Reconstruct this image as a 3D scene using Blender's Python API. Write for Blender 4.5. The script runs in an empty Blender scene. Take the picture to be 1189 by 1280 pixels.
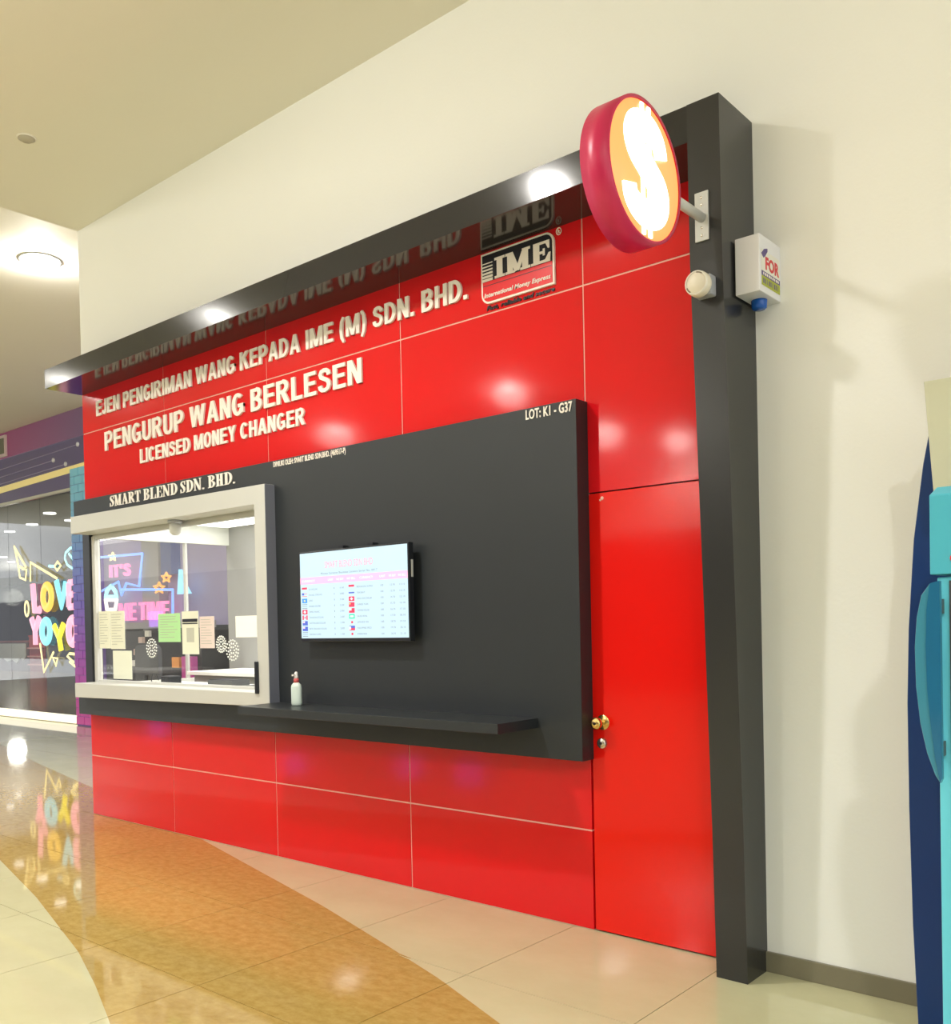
import bpy, bmesh, math, random
from mathutils import Vector, Matrix
random.seed(7)
SC = bpy.context.scene
C = SC.collection

# ---------------------------------------------------------------- camera
# facade plane is Y = 0 (camera on the -Y side), X runs along the wall, Z is up, metres
YAW, PIT, ROL = math.radians(40.563), math.radians(-0.918), math.radians(-1.194)
FPX, CY, DIST, EYE = 1178.52, 797.97, 3.684, 1.45
def cam_dir(x, y, w):
    c, s = math.cos(ROL), math.sin(ROL); x, y = c*x - s*y, s*x + c*y
    cp, sp = math.cos(PIT), math.sin(PIT)
    up = y*cp + w*sp; fw = -y*sp + w*cp
    cy, sy = math.cos(YAW), math.sin(YAW)
    return Vector((x*cy - fw*sy, x*sy + fw*cy, up))
cd = bpy.data.cameras.new('camera'); cam = bpy.data.objects.new('camera', cd); C.objects.link(cam)
r_, u_, f_ = cam_dir(1, 0, 0), cam_dir(0, 1, 0), cam_dir(0, 0, 1)
m = Matrix((( r_.x, u_.x, -f_.x, 0), (r_.y, u_.y, -f_.y, -DIST), (r_.z, u_.z, -f_.z, EYE), (0, 0, 0, 1)))
cam.matrix_world = m
cd.sensor_fit = 'HORIZONTAL'; cd.sensor_width = 36; cd.lens = 36*FPX/1189
cd.shift_y = (CY-640)/1189; cd.clip_end = 200; cd.clip_start = .05
SC.camera = cam

# ---------------------------------------------------------------- world, exposure
SC.view_settings.view_transform = 'Standard'; SC.view_settings.look = 'None'
SC.view_settings.gamma = 1; SC.view_settings.use_curve_mapping = False
SC.view_settings.exposure = 0.20
w = bpy.data.worlds.new('mall'); SC.world = w; w.use_nodes = True
w.node_tree.nodes['Background'].inputs[0].default_value = (.97, .985, 1.0, 1)
w.node_tree.nodes['Background'].inputs[1].default_value = 2.0
LAMP_W = 105.0       # watts of each ceiling downlight's beam
SPILL = .16          # share of it that spills sideways from the lens
LAMP_COL = (1.0, .97, .92)

# ---------------------------------------------------------------- materials
def nodes(name):
    mt = bpy.data.materials.new(name); mt.use_nodes = True
    return mt, mt.node_tree, mt.node_tree.nodes['Principled BSDF']
def mat(name, col, rough=.5, metal=0, emis=None, es=0, coat=0, bump=0, bscale=40, var=0, vscale=6, spec=.5, ior=1.45):
    mt, nt, b = nodes(name)
    b.inputs['Base Color'].default_value = (*col, 1); b.inputs['Roughness'].default_value = rough
    b.inputs['Metallic'].default_value = metal; b.inputs['Coat Weight'].default_value = coat
    b.inputs['Coat Roughness'].default_value = .03
    b.inputs['Specular IOR Level'].default_value = spec; b.inputs['IOR'].default_value = ior
    if emis: b.inputs['Emission Color'].default_value = (*emis, 1); b.inputs['Emission Strength'].default_value = es
    tc = nt.nodes.new('ShaderNodeNewGeometry')
    if bump:
        n = nt.nodes.new('ShaderNodeTexNoise'); n.inputs['Scale'].default_value = bscale; n.inputs['Detail'].default_value = 2
        bp = nt.nodes.new('ShaderNodeBump'); bp.inputs['Strength'].default_value = bump; bp.inputs['Distance'].default_value = .01
        nt.links.new(tc.outputs['Position'], n.inputs['Vector'])
        nt.links.new(n.outputs['Fac'], bp.inputs['Height']); nt.links.new(bp.outputs['Normal'], b.inputs['Normal'])
    if var:
        n = nt.nodes.new('ShaderNodeTexNoise'); n.inputs['Scale'].default_value = vscale; n.inputs['Detail'].default_value = 6
        nt.links.new(tc.outputs['Position'], n.inputs['Vector'])
        mx = nt.nodes.new('ShaderNodeMix'); mx.data_type = 'RGBA'
        mx.inputs[6].default_value = (*[c*(1-var) for c in col], 1); mx.inputs[7].default_value = (*[min(1, c*(1+var)) for c in col], 1)
        nt.links.new(n.outputs['Fac'], mx.inputs[0]); nt.links.new(mx.outputs[2], b.inputs['Base Color'])
    return mt
def emit(name, col, s=1):
    mt, nt, b = nodes(name)
    b.inputs['Base Color'].default_value = (*[c*.4 for c in col], 1); b.inputs['Roughness'].default_value = .4
    b.inputs['Emission Color'].default_value = (*col, 1); b.inputs['Emission Strength'].default_value = s
    return mt
def glass(name, tint=(1, 1, 1), ior=1.5, boost=1.0):
    mt = bpy.data.materials.new(name); mt.use_nodes = True; nt = mt.node_tree; nt.nodes.clear()
    o = nt.nodes.new('ShaderNodeOutputMaterial'); t = nt.nodes.new('ShaderNodeBsdfTransparent'); g = nt.nodes.new('ShaderNodeBsdfGlossy')
    t.inputs[0].default_value = (*tint, 1); g.inputs['Roughness'].default_value = .02; g.inputs[0].default_value = (boost, boost, boost, 1)
    lw = nt.nodes.new('ShaderNodeLayerWeight'); lw.inputs[0].default_value = .5
    pw = nt.nodes.new('ShaderNodeMath'); pw.operation = 'POWER'; pw.inputs[1].default_value = 5.0
    f = nt.nodes.new('ShaderNodeMath'); f.operation = 'MULTIPLY_ADD'; f.inputs[1].default_value = .95; f.inputs[2].default_value = .045
    nt.links.new(lw.outputs['Facing'], pw.inputs[0]); nt.links.new(pw.outputs[0], f.inputs[0]); mx = nt.nodes.new('ShaderNodeMixShader')
    nt.links.new(f.outputs[0], mx.inputs[0]); nt.links.new(t.outputs[0], mx.inputs[1]); nt.links.new(g.outputs[0], mx.inputs[2]); nt.links.new(mx.outputs[0], o.inputs[0])
    return mt
M = {}
M['wall'] = mat('wall_paint', (.87, .87, .83), .6, bump=.06, bscale=60, var=.015, vscale=1.2)
M['ceiling'] = mat('ceiling_paint', (.79, .76, .65), .7, var=.02, vscale=.8)
M['red'] = mat('red_gloss_panel', (.68, .006, .012), .08, bump=.018, bscale=7, var=.04, vscale=3, spec=.5)
M['door_red'] = mat('red_gloss_door', (.74, .008, .004), .09, bump=.02, bscale=6, spec=.45)
M['joint'] = mat('pale_joint_sealant', (.85, .50, .42), .6)
M['dark'] = mat('dark_gap', (.02, .01, .01), .7)
M['black'] = mat('black_gloss_laminate', (.022, .022, .024), .10, spec=.55, bump=.008, bscale=9)
M['black_side'] = mat('black_satin_laminate', (.030, .030, .030), .22, spec=.5)
M['board'] = mat('black_matt_laminate', (.024, .028, .032), .38, spec=.5, var=.08, vscale=3)
M['white'] = mat('white_powder_coat', (.56, .56, .53), .35)
M['white2'] = mat('white_lettering', (.88, .82, .74), .45)
M['whiteglow'] = mat('bright_white', (.9, .9, .86), .5)
M['grey'] = mat('grey_side_coat', (.36, .37, .40), .35)
M['skirt'] = mat('olive_grey_skirting', (.20, .18, .12), .35, var=.08)
M['steel'] = mat('brushed_steel', (.7, .66, .6), .25, metal=1)
M['brass'] = mat('brass', (.75, .55, .22), .22, metal=1)
M['plastic_blk'] = mat('black_plastic', (.015, .017, .022), .3)
M['navy'] = mat('logo_dark_navy', (.014, .014, .022), .3)
M['logo_red'] = mat('logo_red', (.72, .01, .015), .3)
M['bluebox'] = mat('blue_lens', (.01, .10, .45), .15)
M['glass'] = glass('clear_glass')
M['glass2'] = glass('shop_glass', (.86, .88, .88), 1.5)

def tile_mat(name, c1, c2, rough, fine):
    mt, nt, b = nodes(name)
    g = nt.nodes.new('ShaderNodeNewGeometry')
    n = nt.nodes.new('ShaderNodeTexNoise'); n.inputs['Scale'].default_value = fine; n.inputs['Detail'].default_value = 8; n.inputs['Roughness'].default_value = .65
    mp = nt.nodes.new('ShaderNodeMapping'); mp.inputs['Scale'].default_value = (.8, 1.2, 1)
    nt.links.new(g.outputs['Position'], mp.inputs[0]); nt.links.new(mp.outputs[0], n.inputs['Vector'])
    r = nt.nodes.new('ShaderNodeValToRGB'); r.color_ramp.elements[0].position = .35; r.color_ramp.elements[1].position = .68
    r.color_ramp.elements[0].color = (*c1, 1); r.color_ramp.elements[1].color = (*c2, 1)
    nt.links.new(n.outputs['Fac'], r.inputs[0]); nt.links.new(r.outputs[0], b.inputs['Base Color'])
    b.inputs['Roughness'].default_value = rough; b.inputs['Specular IOR Level'].default_value = .5; b.inputs['IOR'].default_value = 1.5
    return mt
M['cream_tile'] = tile_mat('cream_polished_tile', (.50, .475, .29), (.55, .525, .33), .04, 2)
M['tan_tile'] = tile_mat('tan_polished_stone_tile', (.36, .235, .062), (.46, .325, .105), .05, 22)
M['grout'] = mat('grout', (.20, .16, .08), .6)

# ---------------------------------------------------------------- helpers
def link(o, parent=None):
    C.objects.link(o)
    if parent: o.parent = parent
    return o
def tag(o, label=None, cat=None, group=None, kind=None):
    if label: o['label'] = label
    if cat: o['category'] = cat
    if group: o['group'] = group
    if kind: o['kind'] = kind
    return o
def empty(name, label, cat, loc=(0, 0, 0), group=None, kind=None):
    o = bpy.data.objects.new(name, None); o.location = loc; o.empty_display_size = .1
    C.objects.link(o); tag(o, label, cat, group, kind); return o
class MB:
    def __init__(s): s.v = []; s.f = []; s.sm = []
    def add(s, vs, fs, smooth=False):
        n = len(s.v); s.v += [tuple(x) for x in vs]
        s.f += [tuple(i+n for i in f) for f in fs]; s.sm += [smooth]*len(fs); return s
    def box(s, x0, x1, y0, y1, z0, z1):
        return s.add([(x0,y0,z0),(x1,y0,z0),(x1,y1,z0),(x0,y1,z0),(x0,y0,z1),(x1,y0,z1),(x1,y1,z1),(x0,y1,z1)],
                     [(0,3,2,1),(4,5,6,7),(0,1,5,4),(1,2,6,5),(2,3,7,6),(3,0,4,7)])
    def prism(s, poly, y0, y1, ax='y'):
        """poly of (a, b); extruded along ax from y0 to y1"""
        def P(a, b, t):
            return (a, t, b) if ax == 'y' else ((t, a, b) if ax == 'x' else (a, b, t))
        n = len(poly)
        vs = [P(a, b, y0) for a, b in poly] + [P(a, b, y1) for a, b in poly]
        fs = [tuple(range(n)), tuple(range(2*n-1, n-1, -1))] + [(i, i+n, (i+1) % n+n, (i+1) % n) for i in range(n)]
        return s.add(vs, fs)
    def tube(s, pts, r, n=8, closed=False, flat=1.0, cap=True):
        pts = [Vector(p) for p in pts]; N = len(pts); vs = []; fs = []
        up0 = Vector((0, 1, 0))
        for i, p in enumerate(pts):
            a = pts[(i-1) % N] if (closed or i > 0) else p; b = pts[(i+1) % N] if (closed or i < N-1) else p
            t = (b-a).normalized(); ref = up0 if abs(t.dot(up0)) < .9 else Vector((0, 0, 1))
            s1 = t.cross(ref).normalized(); s2 = s1.cross(t).normalized()
            rr = r[i] if isinstance(r, (list, tuple)) else r
            for k in range(n):
                an = 2*math.pi*k/n; vs.append(p + s1*math.cos(an)*rr + s2*math.sin(an)*rr*flat)
        for i in range(N if closed else N-1):
            for k in range(n):
                j = (i+1) % N; fs.append((i*n+k, i*n+(k+1) % n, j*n+(k+1) % n, j*n+k))
        s.add(vs, fs, True)
        if not closed and cap:
            base = len(s.v)-len(vs)
            s.f.append(tuple(base+k for k in range(n))[::-1]); s.sm.append(False)
            s.f.append(tuple(base+(N-1)*n+k for k in range(n))); s.sm.append(False)
        return s
    def lathe(s, prof, c, ax='z', n=24, smooth=True):
        vs = []; fs = []; m_ = len(prof)
        for k in range(n):
            a = 2*math.pi*k/n; ca, sa = math.cos(a), math.sin(a)
            for r, h in prof:
                if ax == 'z': vs.append((c[0]+r*ca, c[1]+r*sa, c[2]+h))
                elif ax == 'y': vs.append((c[0]+r*ca, c[1]+h, c[2]+r*sa))
                else: vs.append((c[0]+h, c[1]+r*ca, c[2]+r*sa))
        for k in range(n):
            j = (k+1) % n
            for i in range(m_-1): fs.append((k*m_+i, j*m_+i, j*m_+i+1, k*m_+i+1))
        return s.add(vs, fs, smooth)
    def build(s, name, material, parent=None, bevel=0, kind=None, label=None):
        me = bpy.data.meshes.new(name); me.from_pydata(s.v, [], s.f)
        bm = bmesh.new(); bm.from_mesh(me)
        for f, q in zip(bm.faces, s.sm): f.smooth = q
        bmesh.ops.remove_doubles(bm, verts=bm.verts, dist=1e-5)
        bmesh.ops.recalc_face_normals(bm, faces=bm.faces); bm.to_mesh(me); bm.free()
        me.materials.append(material)
        o = bpy.data.objects.new(name, me); C.objects.link(o)
        if parent:
            o.parent = parent
            if parent.type == 'EMPTY': o.matrix_parent_inverse = Matrix.Translation(-Vector(parent.location))
        if bevel:
            bv = o.modifiers.new('bevel', 'BEVEL'); bv.width = bevel; bv.segments = 2; bv.limit_method = 'ANGLE'
        if kind: o['kind'] = kind
        if label: o['label'] = label
        return o
def box(name, mt, x0, x1, y0, y1, z0, z1, parent=None, bevel=0, **k):
    return MB().box(x0, x1, y0, y1, z0, z1).build(name, mt, parent, bevel, **k)

# text: built-in font to mesh fitted to a box on a plane
_mod = {}
def text_mesh(body, bold=0.0, shear=0.0, spacing=1.0):
    cu = bpy.data.curves.new('t', 'FONT'); cu.body = body; cu.offset = bold; cu.extrude = .5; cu.shear = shear
    cu.space_character = spacing; cu.resolution_u = 3
    o = bpy.data.objects.new('t', cu); C.objects.link(o)
    dg = bpy.context.evaluated_depsgraph_get(); dg.update()
    me = bpy.data.meshes.new_from_object(o.evaluated_get(dg))
    bpy.data.objects.remove(o); bpy.data.curves.remove(cu)
    return me
def lettering(name, body, mt, a0, a1, b0, b1, yf, depth, parent, bold=.03, shear=0, split=True, plane='y', letter='letter', spacing=1.05, capfit=True):
    """fit text into a0..a1 x b0..b1 with its front at yf (plane y: faces -Y, plane x: faces +X)"""
    me = text_mesh(body, bold, shear, spacing)
    xs = [v.co.x for v in me.vertices]; ys = [v.co.y for v in me.vertices]
    x0, x1 = min(xs), max(xs)
    cap = text_mesh('E', bold); ce = [v.co.y for v in cap.vertices]; y0, y1 = (min(ce), max(ce)) if capfit else (min(ys), max(ys)); bpy.data.meshes.remove(cap)
    def T(co):
        a = a0 + (co.x-x0)/(x1-x0)*(a1-a0); b = b0 + (co.y-y0)/(y1-y0)*(b1-b0); t = (co.z+.5)
        return (a, yf + depth*(1-t), b) if plane == 'y' else (yf - depth*(1-t), a, b)
    vs = [T(v.co) for v in me.vertices]; fs = [tuple(p.vertices) for p in me.polygons]
    bpy.data.meshes.remove(me)
    if not split:
        mb = MB(); mb.add(vs, fs); return [mb.build(name, mt, parent)]
    par = list(range(len(vs)))
    def find(i):
        while par[i] != i: par[i] = par[par[i]]; i = par[i]
        return i
    key = {}
    for i, v in enumerate(vs):
        k = tuple(round(c, 5) for c in v)
        if k in key: par[find(i)] = find(key[k])
        else: key[k] = i
    for f in fs:
        for i in f[1:]: par[find(i)] = find(f[0])
    comps = {}
    for f in fs: comps.setdefault(find(f[0]), []).append(f)
    ax = 0 if plane == 'y' else 1
    L = []
    for c, ff in comps.items():
        q = [vs[i][ax] for f in ff for i in f]; L.append([min(q), max(q), ff])
    L.sort(key=lambda t: t[0]); G = []
    for a, b, ff in L:
        if G and a < G[-1][1]-.3*min(b-a, G[-1][1]-G[-1][0]): G[-1][1] = max(b, G[-1][1]); G[-1][2] += ff
        else: G.append([a, b, list(ff)])
    out = []
    for a, b, ff in G:
        idx = sorted({i for f in ff for i in f}); mp = {i: j for j, i in enumerate(idx)}
        mb = MB(); mb.add([vs[i] for i in idx], [tuple(mp[i] for i in f) for f in ff]); out.append(mb.build(letter, mt, parent))
    return out

# hand-made serif glyphs: lists of polygons / strokes in a unit-high cell
def stroke(pts):
    """pts (x, y, halfwidth) -> list of quads"""
    L = []; R = []
    for i, (x, y, h) in enumerate(pts):
        a = pts[max(0, i-1)]; b = pts[min(len(pts)-1, i+1)]
        dx, dy = b[0]-a[0], b[1]-a[1]; l = math.hypot(dx, dy) or 1; nx, ny = -dy/l, dx/l
        L.append((x+nx*h, y+ny*h)); R.append((x-nx*h, y-ny*h))
    return [[L[i], L[i+1], R[i+1], R[i]] for i in range(len(pts)-1)]
def R4(x0, y0, x1, y1): return [[(x0, y0), (x1, y0), (x1, y1), (x0, y1)]]
def arc(cx, cy, rx, ry, a0, a1, thin, thick, n=14):
    p = []
    for i in range(n+1):
        a = math.radians(a0+(a1-a0)*i/n); p.append((cx+rx*math.cos(a), cy+ry*math.sin(a), thin+(thick-thin)*abs(math.cos(a))**1.5))
    return stroke(p)
def serif_glyphs(T=.085, t=.028, W=.46, sb=.06):
    """T stem half width, t thin half width, W glyph width, sb serif thickness"""
    g = {}; s_ = .07
    def stem(x, serif=True, y0=0, y1=1):
        r = R4(x-T, y0, x+T, y1)
        if serif: r += R4(x-T-s_, y0, x+T+s_, y0+sb) + R4(x-T-s_, y1-sb, x+T+s_, y1)
        return r
    a = T+s_
    g['I'] = (stem(a), 2*a)
    g['B'] = (stem(a) + arc(a+.10, .765, W-a-.16, .205, 90, -90, t, T*.9) + arc(a+.10, .27, W-a-.12, .24, 90, -90, t, T) + R4(a, .94, a+.12, 1) + R4(a, 0, a+.12, .06) + R4(a, .50, a+.12, .555), W+.06)
    g['D'] = (stem(a) + arc(a+.08, .5, W-a-.07, .47, 90, -90, t, T) + R4(a, .94, a+.1, 1) + R4(a, 0, a+.1, .06), W+.08)
    g['R'] = (stem(a) + arc(a+.10, .74, W-a-.16, .23, 90, -90, t, T*.9) + R4(a, .94, a+.12, 1) + R4(a, .48, a+.12, .54) + stroke([(a+.12, .52, T*.7), (W-.04, .22, T*.9), (W, .06, T*.7), (W+.09, .03, t)]), W+.10)
    g['E'] = (stem(a) + R4(a, .94, W, 1) + R4(a, 0, W+.02, .06) + R4(a, .48, W-.1, .535) + [[(W-.09, .96), (W, .96), (W, .70), (W-.03, .70)]] + [[(W-.08, .04), (W+.02, .04), (W+.02, .32), (W-.01, .32)]] + [[(W-.14, .5), (W-.10, .38), (W-.10, .64)]], W+.03)
    g['L'] = (stem(a) + R4(a, 0, W, .06) + [[(W-.10, .04), (W, .04), (W, .36), (W-.03, .36)]], W)
    g['T'] = (stem(W/2) [:2] + R4(0, .94, W, 1) + [[(0, .96), (.08, .96), (.02, .68), (0, .68)]] + [[(W-.08, .96), (W, .96), (W, .68), (W-.02, .68)]], W)
    g['H'] = (stem(a) + stem(W+.02-a+.06) + R4(a, .44, W, .56), W+.08)
    g['N'] = (R4(.06, 0, .06+2*t, 1) + R4(0, 0, .18, sb) + R4(-.02, 1-sb, .14, 1) + stroke([(.08, .97, T), (W-.02, .04, T)]) + R4(W-.02, 0, W-.02+2*t, 1) + R4(W-.08, 1-sb, W+.10, 1), W+.10)
    g['M'] = (R4(.06, 0, .06+2*t, 1) + R4(0, 0, .18, sb) + R4(-.02, 1-sb, .16, 1) + stroke([(.09, .97, T), (.30, .05, T*.8)]) + stroke([(.30, .05, t), (.50, .95, t)]) + R4(.44, 0, .44+2*T, 1) + R4(.38, 0, .44+2*T+.06, sb) + R4(.48, 1-sb, .44+2*T+.06, 1), .68)
    g['A'] = (stroke([(.06, .03, t), (.26, .97, t)]) + stroke([(.24, .99, T*.9), (.44, .03, T)]) + R4(-.02, 0, .16, sb) + R4(.32, 0, .56, sb) + R4(.12, .28, .38, .33), .54)
    sp = [(.36, .72, t), (.345, .86, t), (.28, .955, t*1.2), (.20, .965, t*1.4), (.11, .91, T*.55), (.075, .79, T*.8), (.12, .66, T), (.21, .54, T*1.1), (.30, .42, T*1.1), (.34, .28, T*.95), (.32, .14, T*.65), (.23, .045, t*1.4), (.13, .045, t*1.2), (.06, .14, t), (.035, .30, t)]
    g['S'] = (stroke(sp) + R4(.345, .68, .385, 1) + R4(.01, 0, .05, .34), .42)
    g['.'] = (R4(.03, 0, .15, .13), .20)
    return g
def sans_glyphs(h=.088, W=.58):
    g = {}; R = W
    def st(x): return R4(x-h, 0, x+h, 1)
    def ring(cx, cy, rx, ry, a0, a1, n=16, k=.9):
        return stroke([(cx+rx*math.cos(math.radians(a0+(a1-a0)*i/n)), cy+ry*math.sin(math.radians(a0+(a1-a0)*i/n)), h*(k+(1-k)*abs(math.cos(math.radians(a0+(a1-a0)*i/n))))) for i in range(n+1)])
    v = h*.88
    g['I'] = (st(h), 2*h)
    g['E'] = (st(h) + R4(h, 1-2*v, W*.92, 1) + R4(h, 0, W*.94, 2*v) + R4(h, .5-v+.02, W*.86, .5+v+.02), W*.94)
    g['L'] = (st(h) + R4(h, 0, W*.88, 2*v), W*.88)
    g['H'] = (st(h) + st(W-h) + R4(h, .5-v, W-h, .5+v), W)
    g['N'] = (st(h) + st(W-h) + [[(0, 1), (.19, 1), (W, 0), (W-.19, 0)]], W)
    m = .78
    g['M'] = (st(h) + st(m-h) + [[(.0, 1), (.21, 1), (m/2+.075, 0), (m/2-.075, 0)], [(m, 1), (m-.21, 1), (m/2-.075, 0), (m/2+.075, 0)]], m)
    g['A'] = ([[(.25, 1), (.41, 1), (.19, 0), (0, 0)], [(.25, 1), (.41, 1), (.66, 0), (.47, 0)]] + R4(.14, .21, .52, .21+2*v), .66)
    w_ = .92
    g['W'] = ([[(0, 1), (.19, 1), (.33, 0), (.16, 0)], [(.38, 1), (.54, 1), (.33, 0), (.16, 0)], [(.38, 1), (.54, 1), (.76, 0), (.59, 0)], [(.73, 1), (.92, 1), (.76, 0), (.59, 0)]], w_)
    g['K'] = (st(h) + [[(.12, .38), (.12, .62), (.40, 1), (.62, 1)], [(.22, .60), (.36, .70), (.64, 0), (.41, 0)]], .64)
    g['Y'] = (R4(.31-h, 0, .31+h, .45) + [[(0, 1), (.21, 1), (.31+h, .40), (.31-h, .40)], [(.62, 1), (.41, 1), (.31-h, .40), (.31+h, .40)]], .62)
    g['T'] = (R4(.27-h, 0, .27+h, 1) + R4(0, 1-2*v, .54, 1), .54)
    g['P'] = (st(h) + R4(h, 1-2*v, .30, 1) + R4(h, .38, .30, .38+2*v) + ring(.30, .69+v/4, W-.30-h, .31-v+v/4-.01, 90, -90), W)
    g['R'] = (st(h) + R4(h, 1-2*v, .30, 1) + R4(h, .42, .30, .42+2*v) + ring(.30, .71+v/4, W-.30-h, .29-v+v/4-.01, 90, -90) + [[(.22, .47), (.40, .52), (W+.05, 0), (W-.17, 0)]], W+.05)
    g['B'] = (st(h) + R4(h, 1-2*v, .30, 1) + R4(h, 0, .30, 2*v) + R4(h, .53-v, .33, .53+v) + ring(.29, .735+v/4, W-.33-h, .265-v+.01, 90, -90) + ring(.31, .27+v/5, W-.31-h, .27-v+.01, 90, -90), W)
    g['D'] = (st(h) + R4(h, 1-2*v, .24, 1) + R4(h, 0, .24, 2*v) + ring(.24, .5, W-.24-h+.02, .5-v, 90, -90), W+.02)
    g['O'] = (ring(.31, .5, .31-h, .51-v, 0, 360, 28), .62)
    g['C'] = (ring(.31, .5, .31-h, .51-v, 40, 320, 24), .60)
    g['G'] = (ring(.31, .5, .31-h, .51-v, 45, 330, 24) + R4(.32, .36, .62, .36+2*v) + R4(.62-2*h*.95, .10, .62, .5), .62)
    g['U'] = (R4(0, .30, 2*h, 1) + R4(W-2*h, .30, W, 1) + ring(W/2, .32, W/2-h, .33-v, 180, 360), W)
    g['J'] = (R4(.42-2*h, .30, .42, 1) + ring(.21, .28, .21-h*.95, .29-v, 180, 360), .42)
    g['S'] = (stroke([(x_, y_, h*.93) for x_, y_ in [(.47, .70), (.45, .82), (.36, .905), (.26, .915), (.155, .88), (.105, .76), (.14, .64), (.27, .56), (.40, .48), (.46, .39), (.475, .28), (.42, .14), (.29, .085), (.18, .10), (.10, .18), (.08, .30)]]), .56)
    g['('] = (stroke([(.24, 1.04, .06), (.13, .82, .08), (.09, .42, .085), (.13, .02, .08), (.24, -.22, .06)]), .28)
    g[')'] = (stroke([(.04, 1.04, .06), (.15, .82, .08), (.19, .42, .085), (.15, .02, .08), (.04, -.22, .06)]), .28)
    g['.'] = (R4(0, 0, .18, .18), .18)
    g["'"] = (R4(.02, .66, .16, 1), .18)
    return g
def serif_line(body, mt, x0, x1, z0, z1, yf, depth, parent, glyphs, gap=.06, space=.22):
    x = 0; pos = []
    for ch in body:
        if ch == ' ': x += space; continue
        polys, wd = glyphs[ch]; pos.append((x, polys)); x += wd+gap
    tot = x-gap; sx = (x1-x0)/tot; out = []
    for px, polys in pos:
        mb = MB()
        for k, q in enumerate(polys): mb.prism([(x0+(px+a)*sx, z0+b*(z1-z0)) for a, b in q], yf-.00006*k, yf+depth)
        out.append(mb.build('letter', mt, parent))
    return out

# ================================================================ SETTING
XL, XR = -7.187, -1.62          # kiosk ends
CEIL, CEIL2 = 4.60, 4.85
STORE_Y = 3.40
floor = tag(box('floor', M['grout'], -30, 8, -16, 9, -.20, -.012), 'polished mall floor of cream and tan tiles', None, kind='structure')
def lerp_curve(P, x):
    P = sorted(P)
    if x <= P[0][0]: return P[0][1] + (x-P[0][0])*(P[1][1]-P[0][1])/(P[1][0]-P[0][0])
    for (a, b), (c, d) in zip(P, P[1:]):
        if x <= c: return b+(d-b)*(x-a)/(c-a)
    return P[-1][1] + (x-P[-1][0])*(P[-1][1]-P[-2][1])/(P[-1][0]-P[-2][0])
CH = [(-1.0, -1.72), (-1.6, -1.36), (-2.16, -1.07), (-2.62, -.89), (-3.11, -.73), (-3.8, -.515), (-4.57, -.307), (-5.7, 0.0), (-7.2, .37), (-8.66, .67), (-10.58, 1.085), (-12.76, 1.61), (-16, 2.4)]
CL = [(-1.5, -3.1), (-2.4, -2.42), (-2.85, -2.16), (-3.293, -1.954), (-3.7, -1.80), (-4.148, -1.647), (-5.2, -1.36), (-6.24, -1.117), (-8, -.82), (-11, -.5), (-16, 0)]
TX0, TS = -1.775, .793
cols_ = [TX0 + TS*k for k in range(3, -19, -1)]
rows_ = [-3.10, -2.33, -1.54, -.79, 0.0, .79, 1.58, 2.37, 3.16, 3.36]
J = .0018
for xa in cols_:
    x0, x1 = xa+J, xa+TS-J
    for ya, yb in zip(rows_, rows_[1:]):
        y0, y1 = ya+J, yb-J
        N = 10; xs = [x0+(x1-x0)*i/N for i in range(N+1)]
        cl = [min(max(lerp_curve(CL, x), y0), y1) for x in xs]; chh = [min(max(lerp_curve(CH, x), y0), y1) for x in xs]
        for lo, hi, mt, off0, off1 in ((lambda i: y0, lambda i: cl[i], M['cream_tile'], 0, -J), (lambda i: cl[i], lambda i: chh[i], M['tan_tile'], 0, 0), (lambda i: chh[i], lambda i: y1, M['cream_tile'], J, 0)):
            runs = []; cur = []
            for i in range(N+1):
                ok = hi(i)-lo(i) > .004
                if ok: cur.append(i)
                else:
                    if cur: runs.append(cur)
                    cur = []
            if cur: runs.append(cur)
            for run in runs:
                if run[0] > 0: run = [run[0]-1]+run
                if run[-1] < N: run = run+[run[-1]+1]
                bot = [(xs[i], lo(i)) for i in run]; top = [(xs[i], hi(i)) for i in run][::-1]
                poly = []
                for q in bot+top:
                    if not poly or math.hypot(q[0]-poly[-1][0], q[1]-poly[-1][1]) > 1e-4: poly.append(q)
                if math.hypot(poly[0][0]-poly[-1][0], poly[0][1]-poly[-1][1]) < 1e-4: poly.pop()
                # drop collinear points
                q2 = []
                n = len(poly)
                for i in range(n):
                    a, b, c = poly[i-1], poly[i], poly[(i+1) % n]
                    if abs((b[0]-a[0])*(c[1]-b[1])-(b[1]-a[1])*(c[0]-b[0])) > 1e-7: q2.append(b)
                if len(q2) < 3: continue
                MB().prism(q2, -.012, 0, 'z').build('floor_tile', mt, floor)
# floor outside the tiled part in view
MB().box(-30, 8, -16, -3.102, -.012, -.0005).box(.62, 8, -3.1, 9, -.012, -.0005).box(-30, -16.05, -3.1, 9, -.012, -.0005).box(-16.05, .62, 3.36, 9, -.012, -.0005).build('floor_surface', M['cream_tile'], floor)

tag(MB().box(XL, 8, -16, .0, CEIL, CEIL+.3).build('ceiling', M['ceiling']), 'cream mall ceiling above the kiosk', None, kind='structure')
tag(MB().box(-30, XL-.001, -16, 9, CEIL2, CEIL2+.3).box(XL-.001, XL+.05, -16, 0, CEIL+.3, CEIL2+.3).build('ceiling_far', M['ceiling']), 'raised cream ceiling in front of the far shops', None, kind='structure')
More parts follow.
